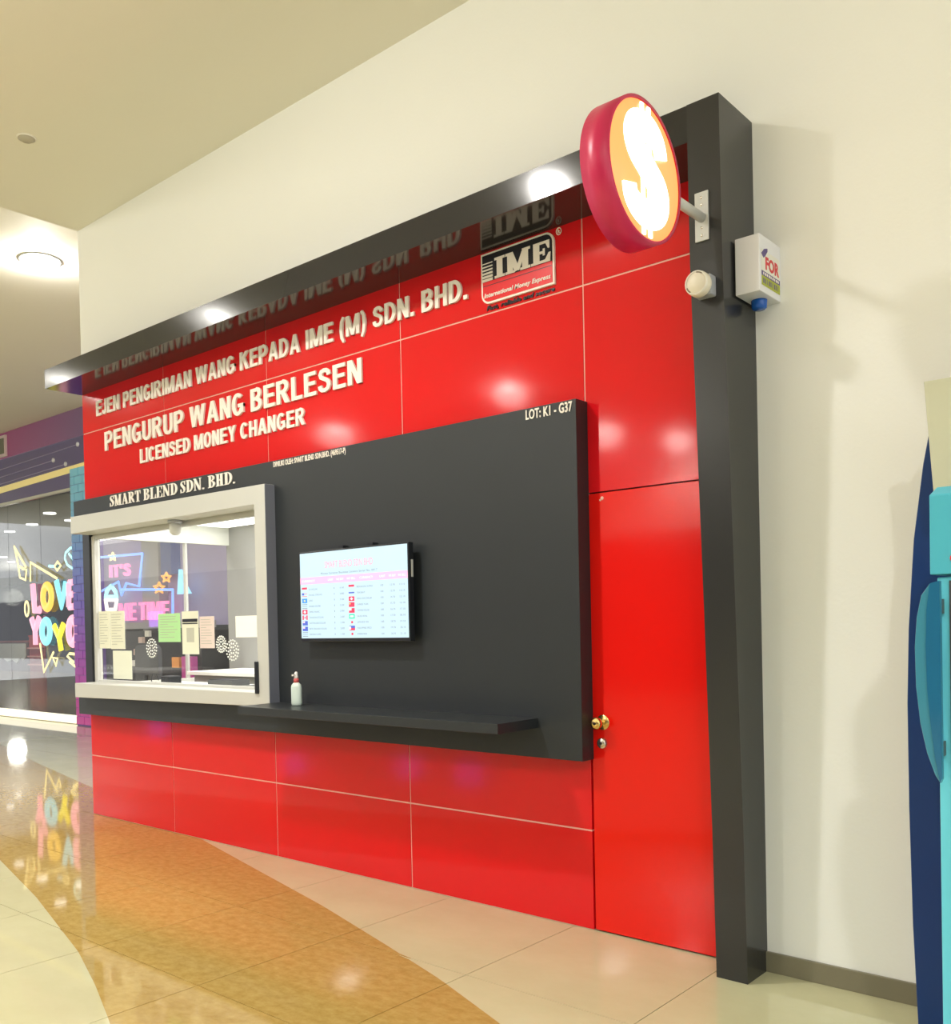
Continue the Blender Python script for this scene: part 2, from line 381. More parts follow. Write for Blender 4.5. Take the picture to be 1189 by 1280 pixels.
# white wall over and to the right of the kiosk; kiosk room behind
wb = MB().box(XL, -1.635, .0, .2, 3.34, CEIL).box(-1.635, 8, .0, .2, 0, CEIL)
tag(wb.build('wall_back', M['wall']), 'plain cream wall above and right of the red kiosk', None, kind='structure')
tag(box('wall_side', M['wall'], XL, XL+.15, .2, 9, 3.0, CEIL2), 'end face of the wall block above the kiosk', None, kind='structure')
sk = tag(MB().box(-1.615, 6, -.014, 0, 0, .082).build('baseboard_right', M['skirt'], bevel=.002), 'olive grey skirting board along the cream wall', None, kind='structure')

# ================================================================ KIOSK
kf = empty('kiosk_facade', 'glossy red panelled kiosk front with pale joints', 'kiosk', (-4.5, 0, 0))
XJ = [XL, -6.020, -4.837, -3.650, -2.455]
jw = .0045
for i in range(4):
    a, b = XJ[i]+(jw if i else 0), XJ[i+1]-jw
    for z0, z1 in ((0.004, .468-jw), (.468+jw, .95), (2.30, 3.005-jw), (3.005+jw, 3.32)):
        box('red_panel', M['red'], a, b, 0, .02, z0, z1, kf)
box('red_panel', M['red'], -2.455+jw, -1.64, 0, .02, 3.005+jw, 3.32, kf)
box('red_panel', M['red'], -2.455+jw, -1.64, 0, .02, 2.044, 3.005-jw, kf)
MB().box(XL, -4.85, .004, .06, .0, .95).box(-4.85, -2.462, .004, .06, 0, .95).box(XL, -1.7, .004, .06, 2.30, 3.34).build('panel_joint', M['joint'], kf)
MB().box(-2.462, -1.66, .03, .06, 0, 2.30).build('door_recess', M['dark'], kf)
box('side_panel', M['red'], XL, XL+.02, .02, 1.3, 0, .95, kf)
box('side_panel', M['red'], XL, XL+.02, .02, 1.3, 2.30, 3.0, kf)
dr = empty('service_door', 'tall flush red door beside the black pillar', 'door', (-2.05, 0, 0))
box('leaf', M['door_red'], -2.447, -1.64, -.001, .025, .008, 2.037, dr)
kn = MB().lathe([(0, -.004), (.034, -.004), (.036, -.001), (.036, .0)], (-2.388, -.001, .98), 'y').build('rose', M['brass'], dr)
MB().lathe([(.012, 0), (.012, -.03), (.024, -.036), (.029, -.05), (.027, -.062), (.018, -.068), (.0, -.069)], (-2.388, -.004, .98), 'y').build('knob', M['brass'], kn)
MB().lathe([(.0, -.071), (.007, -.071), (.007, -.066)], (-2.388, -.004, .98), 'y', 12).build('keyhole', M['dark'], kn)
dk = MB().lathe([(0, -.016), (.018, -.016), (.024, -.012), (.027, 0)], (-2.392, -.001, .883), 'y').build('deadlock', M['steel'], dr)
MB().lathe([(0, -.018), (.007, -.018), (.007, -.014)], (-2.392, -.001, .883), 'y', 12).build('keyhole', M['dark'], dk)
MB().lathe([(0, -.004), (.007, -.003), (.009, 0)], (-2.37, -.001, 2.012), 'y', 12).build('screw_cap', M['joint'], dr)
MB().lathe([(0, -.004), (.004, -.003), (.005, 0)], (-2.38, -.001, 2.004), 'y', 12).build('screw_cap', M['joint'], dr)

# black portal: fascia beam + tapering pillar
pf = empty('black_portal_frame', 'glossy black fascia beam and pillar framing the red kiosk', 'frame', (-1.7, 0, 0))
YF = -.295
TOPZ = 3.455
mb = MB(); mb.add([(XL, YF, 3.312), (-1.757, YF, 3.312), (-1.757, YF, TOPZ), (XL, YF, TOPZ)], [(0, 1, 2, 3)])
mb = MB().box(XL, -1.757, YF, 0, 3.312, TOPZ)
mb.build('fascia', M['black'], pf)
pl = MB()
levels = [(0, -.190, -1.745, -1.612), (.6, -.205, -1.746, -1.613), (1.45, -.238, -1.748, -1.615), (2.834, -.293, -1.756, -1.62), (TOPZ, -.298, -1.757, -1.622)]
for (z0, y0, a0, b0), (z1, y1, a1, b1) in zip(levels, levels[1:]):
    pl.add([(a0, y0, z0), (b0, y0, z0), (b0, -.0, z0), (a0, -.0, z0), (a1, y1, z1), (b1, y1, z1), (b1, -.0, z1), (a1, -.0, z1)],
           [(0, 1, 5, 4), (1, 2, 6, 5), (2, 3, 7, 6), (3, 0, 4, 7)])
z0, y0, a0, b0 = levels[0]; z1, y1, a1, b1 = levels[-1]
pl.add([(a0, y0, z0), (b0, y0, z0), (b0, 0, z0), (a0, 0, z0)], [(0, 3, 2, 1)])
pl.add([(a1, y1, z1), (b1, y1, z1), (b1, 0, z1), (a1, 0, z1)], [(0, 1, 2, 3)])
pl.build('pillar', M['black_side'], pf)

# lettering on the red panels
def sign(name, label, loc=(0, 0, 0)): return empty(name, label, 'lettering', loc)
SG = sans_glyphs()
s1 = sign('sign_lettering', 'raised white letters EJEN PENGIRIMAN WANG KEPADA IME (M) SDN. BHD.', (-5, 0, 3.1))
serif_line('EJEN PENGIRIMAN WANG KEPADA IME (M) SDN. BHD.', M['white2'], -6.951, -3.150, 3.108, 3.222, -.014, .012, s1, SG, gap=.09, space=.30)
s2 = sign('sign_lettering', 'larger raised white letters PENGURUP WANG BERLESEN', (-5, 0, 2.8))
serif_line('PENGURUP WANG BERLESEN', M['white2'], -6.835, -3.950, 2.826, 2.968, -.014, .012, s2, SG, gap=.09, space=.28)
s3 = sign('sign_lettering', 'smaller raised white letters LICENSED MONEY CHANGER', (-5, 0, 2.6))
serif_line('LICENSED MONEY CHANGER', M['white2'], -6.333, -4.457, 2.668, 2.770, -.014, .012, s3, SG, gap=.09, space=.28)
s4 = sign('sign_lettering', 'white serif letters SMART BLEND SDN. BHD. on the black band', (-6, 0, 2.38))
serif_line('SMART BLEND SDN. BHD.', M['white2'], -6.619, -5.049, 2.372, 2.452, -.101, .005, s4, serif_glyphs(.082, .026, .50), gap=.055)
s5 = sign('sign_lettering', 'tiny white line DIMILIKI OLEH on the board top edge', (-4.3, 0, 2.4))
lettering('print', 'DIMILIKI OLEH: SMART BLEND SDN.BHD. (469517-P)', M['white2'], -4.661, -4.006, 2.425, 2.457, -.0975, .002, s5, bold=.02, split=False)
s6 = sign('sign_lettering', 'small white letters LOT: K1 - G37 on the board corner', (-2.6, 0, 2.4))
lettering('letter', 'LOT: K1 - G37', M['white2'], -2.727, -2.460, 2.411, 2.457, -.0985, .003, s6, bold=.02)

# logo plate
def rrect(x0, x1, z0, z1, radii, n=6):
    """radii: bl, br, tr, tl"""
    P = []
    for (cx, cz, a0), r in zip(((x0, z0, 180), (x1, z0, 270), (x1, z1, 0), (x0, z1, 90)), radii):
        if r == 0: P.append((cx, cz)); continue
        ox = cx + (r if cx == x0 else -r); oz = cz + (r if cz == z0 else -r)
        for i in range(n+1):
            a = math.radians(a0+90*i/n); P.append((ox+r*math.cos(a), oz+r*math.sin(a)))
    return P
lg = empty('logo_plate', 'white-bordered dark and red IME logo plate under the fascia', 'sign', (-2.83, 0, 3.1))
LX0, LX1, LZ0, LZ1 = -3.055, -2.605, 3.048, 3.300
MB().prism(rrect(LX0, LX1, LZ0, LZ1, (.05, 0, .05, 0)), -.012, 0).build('border', M['white2'], lg)
b_ = .010
MB().prism(rrect(LX0+b_, LX1-b_, LZ0+b_, LZ1-b_, (.04, 0, .04, 0)), -.0135, -.004).build('lower_field', M['logo_red'], lg)
MB().prism(rrect(LX0+b_, LX1-b_, LZ0+.110, LZ1-b_, (0, 0, .04, 0)), -.0145, -.006).build('upper_field', M['navy'], lg)
sl = serif_glyphs(.13, .05, .62, .12)
sl['M'] = (R4(.08, 0, .08+.22, 1) + R4(0, 0, .38, .12) + R4(0, .88, .25, 1) + stroke([(.19, .97, .12), (.48, .06, .10)]) + stroke([(.48, .06, .08), (.78, .97, .08)]) + R4(.68, 0, .92, 1) + R4(.60, 0, 1.0, .12) + R4(.75, .88, 1.0, 1), 1.0)
sl['I'] = (R4(.09, 0, .33, 1) + R4(0, 0, .42, .12) + R4(0, .88, .42, 1), .42)
sl['E'] = (R4(.09, 0, .33, 1) + R4(0, 0, .40, .12) + R4(.09, .88, .72, 1) + R4(.09, 0, .74, .13) + R4(.3, .44, .5, .56) + R4(.46, .34, .54, .66) + [[(.56, .9), (.72, .9), (.72, .62), (.66, .62)]] + [[(.54, .12), (.74, .12), (.76, .42), (.69, .42)]], .76)
serif_line('IME', M['white2'], -2.965, -2.622, 3.160, 3.262, -.0165, .0035, lg, sl, gap=.03)
for k in range(6):
    h = .0022+.0009*k; z = 3.248-k*.0165
    box('speed_line', M['white2'], LX0+.010, -2.978, -.0165, -.014, z-h, z+h, lg)
lettering('print', 'International Money Express', M['white2'], -3.035, -2.625, 3.078, 3.100, -.0165, .003, lg, bold=.02, shear=.25, split=False)
box('divider_line', M['navy'], LX0+.012, LX1-.012, -.0145, -.013, 3.136, 3.139, lg)
lettering('print', 'Fast, reliable and secure', M['navy'], -3.030, -2.61, 3.018, 3.040, -.006, .006, lg, bold=.025, shear=.25, split=False)
MB().tube([(-2.578+.014*math.cos(a*math.pi/8), -.008, 3.287+.016*math.sin(a*math.pi/8)) for a in range(16)], .0025, 6, True).build('registered_ring', M['white2'], lg)
lettering('print', 'R', M['white2'], -2.584, -2.572, 3.279, 3.295, -.008, .003, lg, bold=.02, split=False)

# black display board (C shape, open where the window is)
YB = -.095
bd = empty('black_display_board', 'large matt black board on the red kiosk front', 'board', (-3.5, 0, .8))
MB().prism([(XL, .805), (-2.441, .805), (-2.441, 2.465), (XL, 2.465), (XL, 2.30), (-4.74, 2.30), (-4.74, .955), (XL, .955)], YB, -.001).build('panel', M['board'], bd, bevel=.002)
sh = empty('wall_shelf', 'long black ledge below the wall screen', 'shelf', (-3.6, 0, .95))
box('slab', M['board'], -4.655, -2.691, -.40, YB+.0005, .946, .993, sh, bevel=.0015)

# service window: white box frame
sw = empty('service_window', 'white framed kiosk service window with papers on its glass', 'window', (-5.9, 0, .95))
fr = MB().prism([(-7.095, 2.203), (-4.768, 2.203), (-4.768, 1.052), (-7.095, 1.052), (-7.095, .943), (-4.660, .970), (-4.660, 2.318), (-7.095, 2.333)], -.17, -.0005)
fr.build('frame', M['white'], sw, bevel=.003)
MB().box(-7.16, -4.70, .0, .02, 2.19, 2.31).box(-7.16, -4.70, .0, .03, .95, 1.05).build('reveal', M['white'], sw)
box('corner_post', M['plastic_blk'], -7.187, -7.085, -.03, .06, .955, 2.30, sw)
sash = MB().box(-7.083, -7.035, -.012, .03, 1.052, 2.19).box(-7.035, -4.70, -.006, .03, 2.165, 2.19).box(-7.035, -4.70, -.006, .03, 1.052, 1.07)
sash.build('sash', M['white'], sw)
box('glass_pane', M['glass'], -7.035, -4.765, .006, .010, 1.07, 2.165, sw)
# handle at the right end
MB().box(-4.786, -4.758, -.186, -.150, 1.045, 1.245).build('pull_handle', M['plastic_blk'], sw, bevel=.006)
MB().box(-4.6602, -4.657, -.168, -.096, .972, 2.316).build('dark_side_sheet', mat('darker_side_grey', (.17, .18, .22), .4), sw, label='darker grey sheet over the frame side')  # thin sheet added to make the frame's right side face darker grey
# speech holes, and the reflection of one, as rings of dots on the glass
def speech(xc, zc, s=1.0):
    mb = MB()
    for ring, (n, r) in enumerate(((6, .022), (12, .045), (18, .066))):
        for k in range(n):
            a = 2*math.pi*k/n+ring*.2; mb.lathe([(0, -.003), (.0062, -.003), (.0062, 0)], (xc+s*r*math.cos(a), .005, zc+s*r*math.sin(a)), 'y', 8)
    o = mb.build('speech_dot_ring', M['whiteglow'], sw, kind='stuff'); return o
speech(-6.27, 1.318); speech(-5.275, 1.305); speech(-5.40, 1.345, .8)  # smaller last ring draws its neighbour's reflection as dots

# papers taped to the glass (behind it, touching)
def paper(x0, x1, z0, z1, col, label, cat='paper', lines=0, name='notice_sheet', y=.0115, tilt=0):
    e = empty(name, label, cat, ((x0+x1)/2, y, z0))
    mt = mat('paper_'+str(len(bpy.data.materials)), col, .6)
    o = MB().box(x0, x1, y-.006, y-.0045, z0, z1).build('sheet', mt, e)
    if lines:
        mb = MB(); n = lines; h = (z1-z0)/(n+2)
        for k in range(n):
            zz = z1-h*(k+1.2); ww = (x1-x0)*(.7+.2*random.random()) if k % 4 != 3 else (x1-x0)*.45
            mb.box(x0+(x1-x0)*.08, x0+ww, y-.0068, y-.006, zz-h*.10, zz+h*.10)
        mb.build('printed_lines', mat('print_ink', (.42, .42, .36), .6), e, kind='stuff')
    return e
paper(-7.03, -6.86, 1.315, 1.603, (.74, .74, .60), 'white notice at far left of window glass, upper pair outer sheet', lines=12)
paper(-6.855, -6.645, 1.310, 1.600, (.74, .74, .60), 'white notice at left of window glass, upper pair inner sheet', lines=12)
paper(-6.83, -6.555, 1.082, 1.298, (.74, .75, .62), 'blank white sheet low at left of window glass')
paper(-6.175, -5.89, 1.362, 1.565, (.42, .72, .34), 'pale green notice on the window glass', lines=9)
e = paper(-5.868, -5.665, 1.276, 1.575, (.76, .76, .62), 'white payment notice with dark stripe on window glass', lines=0)
MB().box(-5.86, -5.675, .0042, .0055, 1.500, 1.522).box(-5.86, -5.675, .0042, .0055, 1.486, 1.494).build('dark_stripe', M['plastic_blk'], e)
box('grey_field', mat('grey_field', (.5, .5, .42), .6), -5.81, -5.72, .0042, .0055, 1.36, 1.46, e)
paper(-5.650, -5.478, 1.318, 1.535, (.74, .62, .58), 'pinkish white printed sheet on window glass', lines=10)
paper(-5.235, -4.98, 1.390, 1.530, (.95, .95, .92), 'bright blank white card at right of window glass')

# dome camera under the frame soffit
dc = empty('security_camera', 'small white camera hanging under the window soffit', 'camera', (-5.80, -.07, 2.203))
MB().lathe([(0, 0), (.05, 0), (.05, -.018), (.032, -.026), (0, -.026)], (-5.80, -.07, 2.203), 'z').build('base', M['grey'], dc)
MB().lathe([(0, -.02), (.036, -.024), (.042, -.05), (.036, -.085), (.02, -.10), (0, -.103)], (-5.80, -.07, 2.203), 'z').build('housing', M['white'], dc)

# ---------------- kiosk interior
M['int_wall'] = mat('kiosk_inner_grey', (.30, .30, .29), .6)
M['int_white'] = mat('kiosk_inner_white', (.80, .82, .76), .5)
rm = empty('kiosk_room', 'grey walled room behind the service window', 'room', (-5.9, .6, 0))
MB().box(-7.18, -4.45, 1.30, 1.34, .0, 2.55).build('rear_wall', M['int_wall'], rm)
MB().box(-4.60, -4.56, .06, 1.30, 0, 2.55).build('right_wall', M['int_wall'], rm)
MB().box(-7.18, -4.45, .06, 1.34, 2.35, 2.38).build('room_ceiling', M['int_white'], rm)
MB().box(-7.187, -7.14, .06, 1.30, 2.19, 2.35).box(-7.187, -7.14, .06, 1.30, .9, 1.03).build('side_header', M['int_white'], rm)
MB().box(-7.18, -7.175, .06, 1.30, 1.03, 2.19).build('side_glass', M['glass'], rm)
MB().box(-7.187, -7.15, .86, .88, 1.03, 2.19).build('side_mullion', M['white'], rm)
MB().box(-7.05, -4.8, .14, 1.22, 2.335, 2.349).build('light_panel', emit('room_light_panel', (1, .99, .93), 2.2), rm)
rl = bpy.data.lights.new('room_lamp', 'AREA'); rl.shape = 'RECTANGLE'; rl.size = 1.4; rl.size_y = .5; rl.energy = 30; rl.color = (1, .97, .88)
ro = bpy.data.objects.new('room_lamp', rl); ro.location = (-5.8, .65, 2.32); C.objects.link(ro); ro.parent = rm; ro.matrix_parent_inverse = Matrix.Translation(-Vector(rm.location))
# low cabinets and desk inside
ct = empty('inner_counter', 'white counter just inside the service window', 'counter', (-5.7, .3, 0))
MB().box(-6.75, -4.62, .035, .52, 1.005, 1.035).build('worktop', M['whiteglow'], ct, bevel=.003)
MB().box(-6.70, -4.65, .10, .50, 0, 1.005).build('body', M['int_white'], ct)
dsk = empty('rear_desk', 'white desk against the inner grey wall', 'desk', (-6, 1.0, 0))
MB().box(-6.95, -5.0, .72, 1.29, 1.07, 1.10).build('worktop', M['whiteglow'], dsk, bevel=.003)
MB().box(-6.90, -5.05, .76, 1.28, 0, 1.07).build('body', M['int_wall'], dsk)
cb = empty('grey_cabinet', 'grey filing cabinet in the kiosk corner', 'cabinet', (-5.5, 1.1, 1.06))
MB().box(-6.35, -5.95, 1.0, 1.29, 1.101, 1.46).build('body', mat('cab_grey', (.33, .33, .29), .5), cb, bevel=.004)
def gadget(name, label, cat, x0, x1, y0, y1, z0, z1, mt, inner=None):
    e = empty(name, label, cat, ((x0+x1)/2, (y0+y1)/2, z0))
    MB().box(x0, x1, y0, y1, z0, z1).build('body', mt, e, bevel=.005)
    if inner: MB().box(x0+.012, x1-.012, y0+.012, y1-.012, z1, z1+.003).build('top_face', inner, e)
    return e
M['dgrey'] = mat('dark_grey_plastic', (.07, .075, .08), .4)
gadget('document_tray', 'dark grey tray on the inner counter, right', 'tray', -5.42, -4.95, .14, .36, 1.036, 1.055, M['dgrey'], M['plastic_blk'])
gadget('banknote_tray', 'dark tray on the inner counter, middle', 'tray', -6.02, -5.72, .30, .46, 1.036, 1.075, M['dgrey'], M['plastic_blk'])
gadget('card_reader', 'small dark card reader by the glass', 'terminal', -6.32, -6.20, .10, .20, 1.036, 1.105, M['plastic_blk'], M['dgrey'])
mb = MB(); mb.tube([(-6.50+.05*math.cos(t*.5), .16+.0*t, 1.05+.05*math.sin(t*.5)+.02) for t in range(0, 8)]+[(-6.30, .15, 1.045)], .004, 6)
tag(mb.build('cable', M['plastic_blk']), 'thin black cable looping beside the card reader', 'cable')
# mesh office chair seen at the middle of the room
oc = empty('office_chair', 'dark mesh chair outside the kiosk, seen through its side glass', 'chair', (-8.66, 1.6, 0))
CX, CYY = -8.66, 1.6
MB().prism(rrect(CX-.22, CX+.22, .86, 1.30, (.04, .04, .07, .07)), CYY-.25, CYY-.21).build('backrest', M['dgrey'], oc)
MB().prism(rrect(CX-.24, CX+.24, CYY-.2, CYY+.25, (.05, .05, .05, .05)), .46, .53, 'z').build('seat', M['dgrey'], oc)
MB().lathe([(.03, 0), (.03, .42)], (CX, CYY, .05), 'z', 12).build('stem', M['plastic_blk'], oc)
MB().box(CX-.02, CX+.02, CYY-.26, CYY-.24, .5, 1.0).build('back_bar', M['plastic_blk'], oc)
for a in range(5):
    an = a*2*math.pi/5
    MB().tube([(CX, CYY, .08), (CX+.28*math.cos(an), CYY+.28*math.sin(an), .02)], .018, 6).build('leg', M['plastic_blk'], oc)

# ---------------- TV
tv = empty('wall_screen', 'wall-mounted screen showing an exchange rate table', 'screen', (-3.9, -.1, 1.36))
TX_0, TX_1, TZ0, TZ1, TY = -4.345, -3.452, 1.363, 1.882, -.172
MB().box(TX_0, TX_1, TY, TY+.035, TZ0, TZ1).build('bezel', M['plastic_blk'], tv, bevel=.003)
MB().box(TX_0+.12, TX_1-.12, TY+.033, TY+.055, TZ0+.08, TZ1-.06).build('rear_housing', M['plastic_blk'], tv)
for x in (-4.02, -3.78): MB().box(x-.02, x+.02, TY+.035, YB, TZ0+.1, TZ1+.02).build('bracket', M['plastic_blk'], tv)
MB().box(TX_1+.0005, TX_1+.004, TY+.015, TY+.028, 1.70, 1.79).build('side_label', M['white'], tv)
SX0, SX1, SZ0, SZ1 = TX_0+.008, TX_1-.010, TZ0+.020, TZ1-.009
scr = MB().box(SX0, SX1, TY-.001, TY+.001, SZ0, SZ1).build('display', emit('screen_pale', (.60, .82, .95), .66), tv)
def S(u, v): return SX0+(SX1-SX0)*u, SZ1-(SZ1-SZ0)*v
def srect(u0, v0, u1, v1, mt, name='cell', y=.0018):
    a, b = S(u0, v1); c, d = S(u1, v0)
    return MB().box(a, c, TY-y, TY-.001, b, d).build(name, mt, scr)
E_pink = emit('screen_pink', (.95, .50, .75), .8); E_red = emit('screen_red', (.75, .05, .12), .8); E_blue = emit('screen_blue', (.06, .28, .80), .9)
E_navy = emit('screen_navy', (.08, .13, .55), .9); E_green = emit('screen_green', (.05, .70, .40), .9); E_w = emit('screen_white', (.95, .97, 1), .8); E_grey = emit('screen_grey', (.25, .33, .45), .7); E_title = emit('screen_title', (.90, .40, .55), .8)
a, b = S(.25, .190); c, d = S(.70, .115)
lettering('title', 'SMART BLEND SDN BHD', E_title, a, c, b, d, TY-.0016, .0006, scr, bold=0, split=False)
a, b = S(.21, .262); c, d = S(.74, .238)
lettering('subtitle', 'Money Services Business Licence Serial No. 0017', E_grey, a, c, b, d, TY-.0016, .0006, scr, bold=0, split=False)
srect(0, .285, 1, .365, E_pink, 'header_row')
for body, u0, u1 in (('CURRENCY', .02, .15), ('UNIT', .28, .33), ('WE BUY', .36, .43), ('WE SELL', .46, .54), ('CURRENCY', .58, .70), ('UNIT', .76, .81), ('WE BUY', .84, .90), ('WE SELL', .92, .985)):
    a, b = S(u0, .340); c, d = S(u1, .315); lettering('header_text', body, E_w, a, c, b, d, TY-.0024, .0005, scr, bold=0, split=False)
def flag(u, v, kind):
    w_, h_ = .052, .052
    def r(a, b, c, d, m_, y=.0018): srect(u+w_*a, v+h_*b, u+w_*c, v+h_*d, m_, 'flag', y)
    if kind == 'ind': r(0, 0, 1, .45, E_red); 
    elif kind == 'grn': r(0, 0, 1, 1, E_green); r(.2, .3, .8, .7, E_w, .0022)
    elif kind == 'eu': r(0, 0, 1, 1, E_blue); r(.35, .35, .65, .65, emit('screen_gold', (.9, .8, .2), .9), .0022)
    elif kind == 'swi': r(0, 0, 1, 1, E_red); r(.4, .2, .6, .8, E_w, .0022); r(.25, .4, .75, .6, E_w, .0022)
    elif kind == 'cn': r(0, 0, 1, 1, E_red); r(.1, .15, .3, .45, emit('screen_gold2', (.9, .8, .2), .9), .0022)
    elif kind == 'aus': r(0, 0, 1, 1, E_navy); r(.05, .05, .45, .45, E_w, .0022); r(.2, .05, .3, .45, E_red, .0026)
    elif kind == 'can': r(0, 0, .25, 1, E_red); r(.75, 0, 1, 1, E_red); r(.4, .3, .6, .7, E_red)
    elif kind == 'jp': r(.35, .25, .65, .75, E_red)
    elif kind == 'th': r(0, .3, 1, .6, E_navy)
    elif kind == 'hk': r(0, 0, 1, .15, E_grey); r(0, .45, 1, .55, E_grey); r(0, .85, 1, 1, E_grey)
    elif kind == 'tw': r(0, 0, 1, 1, E_red); r(0, 0, .45, .5, E_w, .0022)
    elif kind == 'ph': r(.0, 0, 1, .5, E_navy); r(0, .5, 1, 1, E_red); r(0, .2, .3, .8, E_w, .0022)
    elif kind == 'us': r(0, 0, .4, .5, E_navy); r(.4, .1, 1, .2, E_red); r(0, .7, 1, .8, E_red)
colsL = ['ind', 'us', 'eu', 'hk', 'swi', 'can', 'aus', 'aus', 'hk']
colsR = ['ind', 'th', 'swi', 'cn', 'tw', 'grn', 'jp', 'ph', 'jp']
nm = ['US DOLLAR', 'POUND STERLING', 'EURO', 'DANISH KRONE', 'SWISS FRANC', 'CANADIAN DOLLAR', 'AUSTRALIAN DOLLAR', 'NEW ZEALAND DOLLAR', 'INDIAN RUPEE']
nr = ['INDONESIAN RUPIAH', 'THAI BAHT', 'HONG KONG DOLLAR', 'CHINESE YUAN', 'TAIWAN DOLLAR', 'SAUDI RIYAL', 'JAPANESE YEN', 'PHILIPPINE PESO', 'KOREAN WON']
for k in range(9):
    v = .40+k*.066
    flag(.015, v, colsL[k]); flag(.475, v, colsR[k])
    for body, u0, u1 in ((nm[k], .085, .085+.0095*len(nm[k])), ('1', .335, .34), ('%.3f' % (4.1-.3*k), .39, .43), (nr[k], .55, .55+.0085*len(nr[k])), ('100', .765, .79), ('%.2f' % (12.7+k), .85, .89), ('%.2f' % (13.1+k), .93, .975)):
        a, b = S(u0, v+.036); c, d = S(u1, v+.016); lettering('row_text', body, E_grey, a, c, b, d, TY-.0014, .0004, scr, bold=0, split=False)

# ---------------- hand sanitiser bottle
bt = empty('sanitiser_bottle', 'white plastic pump bottle standing on black ledge', 'bottle', (-4.362, -.20, .993))
def flatten(o, cx, cy, f):
    for v in o.data.vertices: v.co.y = cy + (v.co.y-cy)*f
flatten(MB().lathe([(0, 0), (.032, 0), (.037, .006), (.038, .02), (.038, .105), (.034, .120), (.020, .132), (.012, .136), (0, .136)], (-4.362, -.20, .9935), 'z').build('bottle_body', mat('milky_plastic', (.62, .72, .66), .3), bt), 0, -.20, .7)
MB().lathe([(0, .134), (.0155, .134), (.0155, .156), (.013, .158), (0, .158)], (-4.362, -.20, .9935), 'z').build('collar', mat('red_collar', (.65, .12, .12), .4), bt)
MB().lathe([(0, .156), (.013, .157), (.012, .170), (.010, .176), (.010, .190), (.006, .196), (0, .197)], (-4.362, -.20, .9935), 'z').build('spray_cap', mat('cap_white', (.85, .80, .78), .35), bt)
MB().box(-4.368, -4.356, -.228, -.20, 1.166, 1.176).build('nozzle', mat('cap_white', (.85, .80, .78), .35), bt)

# ---------------- round illuminated dollar sign
ds = empty('dollar_sign_light', 'round red illuminated dollar sign on a white arm', 'sign', (-1.7, -.82, 2.98))
DXF, DXB, DY, DZ, DR = -1.643, -1.752, -.815, 2.985, .243
M['rim'] = mat('crimson_rim', (.58, .018, .09), .35)
MB().lathe([(DR-.012, 0), (DR, 0), (DR, DXB-DXF), (DR-.012, DXB-DXF), (DR-.012, DXB-DXF+.01)], (DXF, DY, DZ), 'x', 64).build('rim', M['rim'], ds)
def facedisc(x0, x1, name):
    MB().lathe([(0, x0-DXF), (DR-.012, x0-DXF), (DR-.012, x1-DXF), (0, x1-DXF)], (DXF, DY, DZ), 'x', 64).build(name, emit('orange_face', (1.0, .33, .10), 1.25), ds)
facedisc(DXF-.008, DXF-.004, 'face'); facedisc(DXB+.004, DXB+.008, 'face')
sp = [(.36, .70), (.335, .82), (.27, .90), (.19, .905), (.11, .86), (.075, .76), (.10, .66), (.18, .575), (.245, .50), (.33, .40), (.345, .28), (.30, .17), (.21, .11), (.12, .12), (.05, .19), (.03, .30)]
# smooth thick S
def catmull(P, k=5):
    out = []
    for i in range(len(P)-1):
        p0, p1, p2, p3 = P[max(0, i-1)], P[i], P[i+1], P[min(len(P)-1, i+2)]
        for j in range(k):
            t = j/k
            out.append(tuple(.5*((2*p1[q])+(-p0[q]+p2[q])*t+(2*p0[q]-5*p1[q]+4*p2[q]-p3[q])*t*t+(-p0[q]+3*p1[q]-3*p2[q]+p3[q])*t**3) for q in range(2)))
    return out+[P[-1]]
def dollar(xf, sgn, name):
    mb = MB(); pts = catmull(sp); n = len(pts)
    st = []
    for i, (a, b) in enumerate(pts):
        t = i/(n-1); hw = .052+.020*math.sin(math.pi*t)
        st.append((DY+sgn*((a-.20)*.66), DZ+(b-.505)*.37, hw*.80))
    for k, q in enumerate(stroke(st)): mb.prism(q, xf, xf+(.004+.00003*k)*sgn, 'x')
    for dx in (-.022, .022): mb.prism([(DY+dx-.009, DZ-.222), (DY+dx+.009, DZ-.222), (DY+dx+.009, DZ+.222), (DY+dx-.009, DZ+.222)], xf, xf+.006*sgn, 'x')
    mb.build(name, emit('dollar_glow', (1.0, .93, .78), 3.5), ds)
dollar(DXF-.0039, 1, 'dollar_symbol'); dollar(DXB+.0039, -1, 'dollar_symbol')
MB().tube([(-1.698, DY+DR-.01, 3.0), (-1.698, YF-.003, 3.0)], .0185, 16).build('arm', M['white'], ds)
MB().box(-1.727, -1.671, YF-.0075, YF, 2.912, 3.100).build('mounting_plate', M['white'], ds, bevel=.001)
for z in (2.933, 2.962, 3.05, 3.078):
    MB().lathe([(0, -.003), (.005, -.002), (.006, 0)], (-1.699, YF-.0075, z), 'y', 10).build('screw', M['steel'], ds)

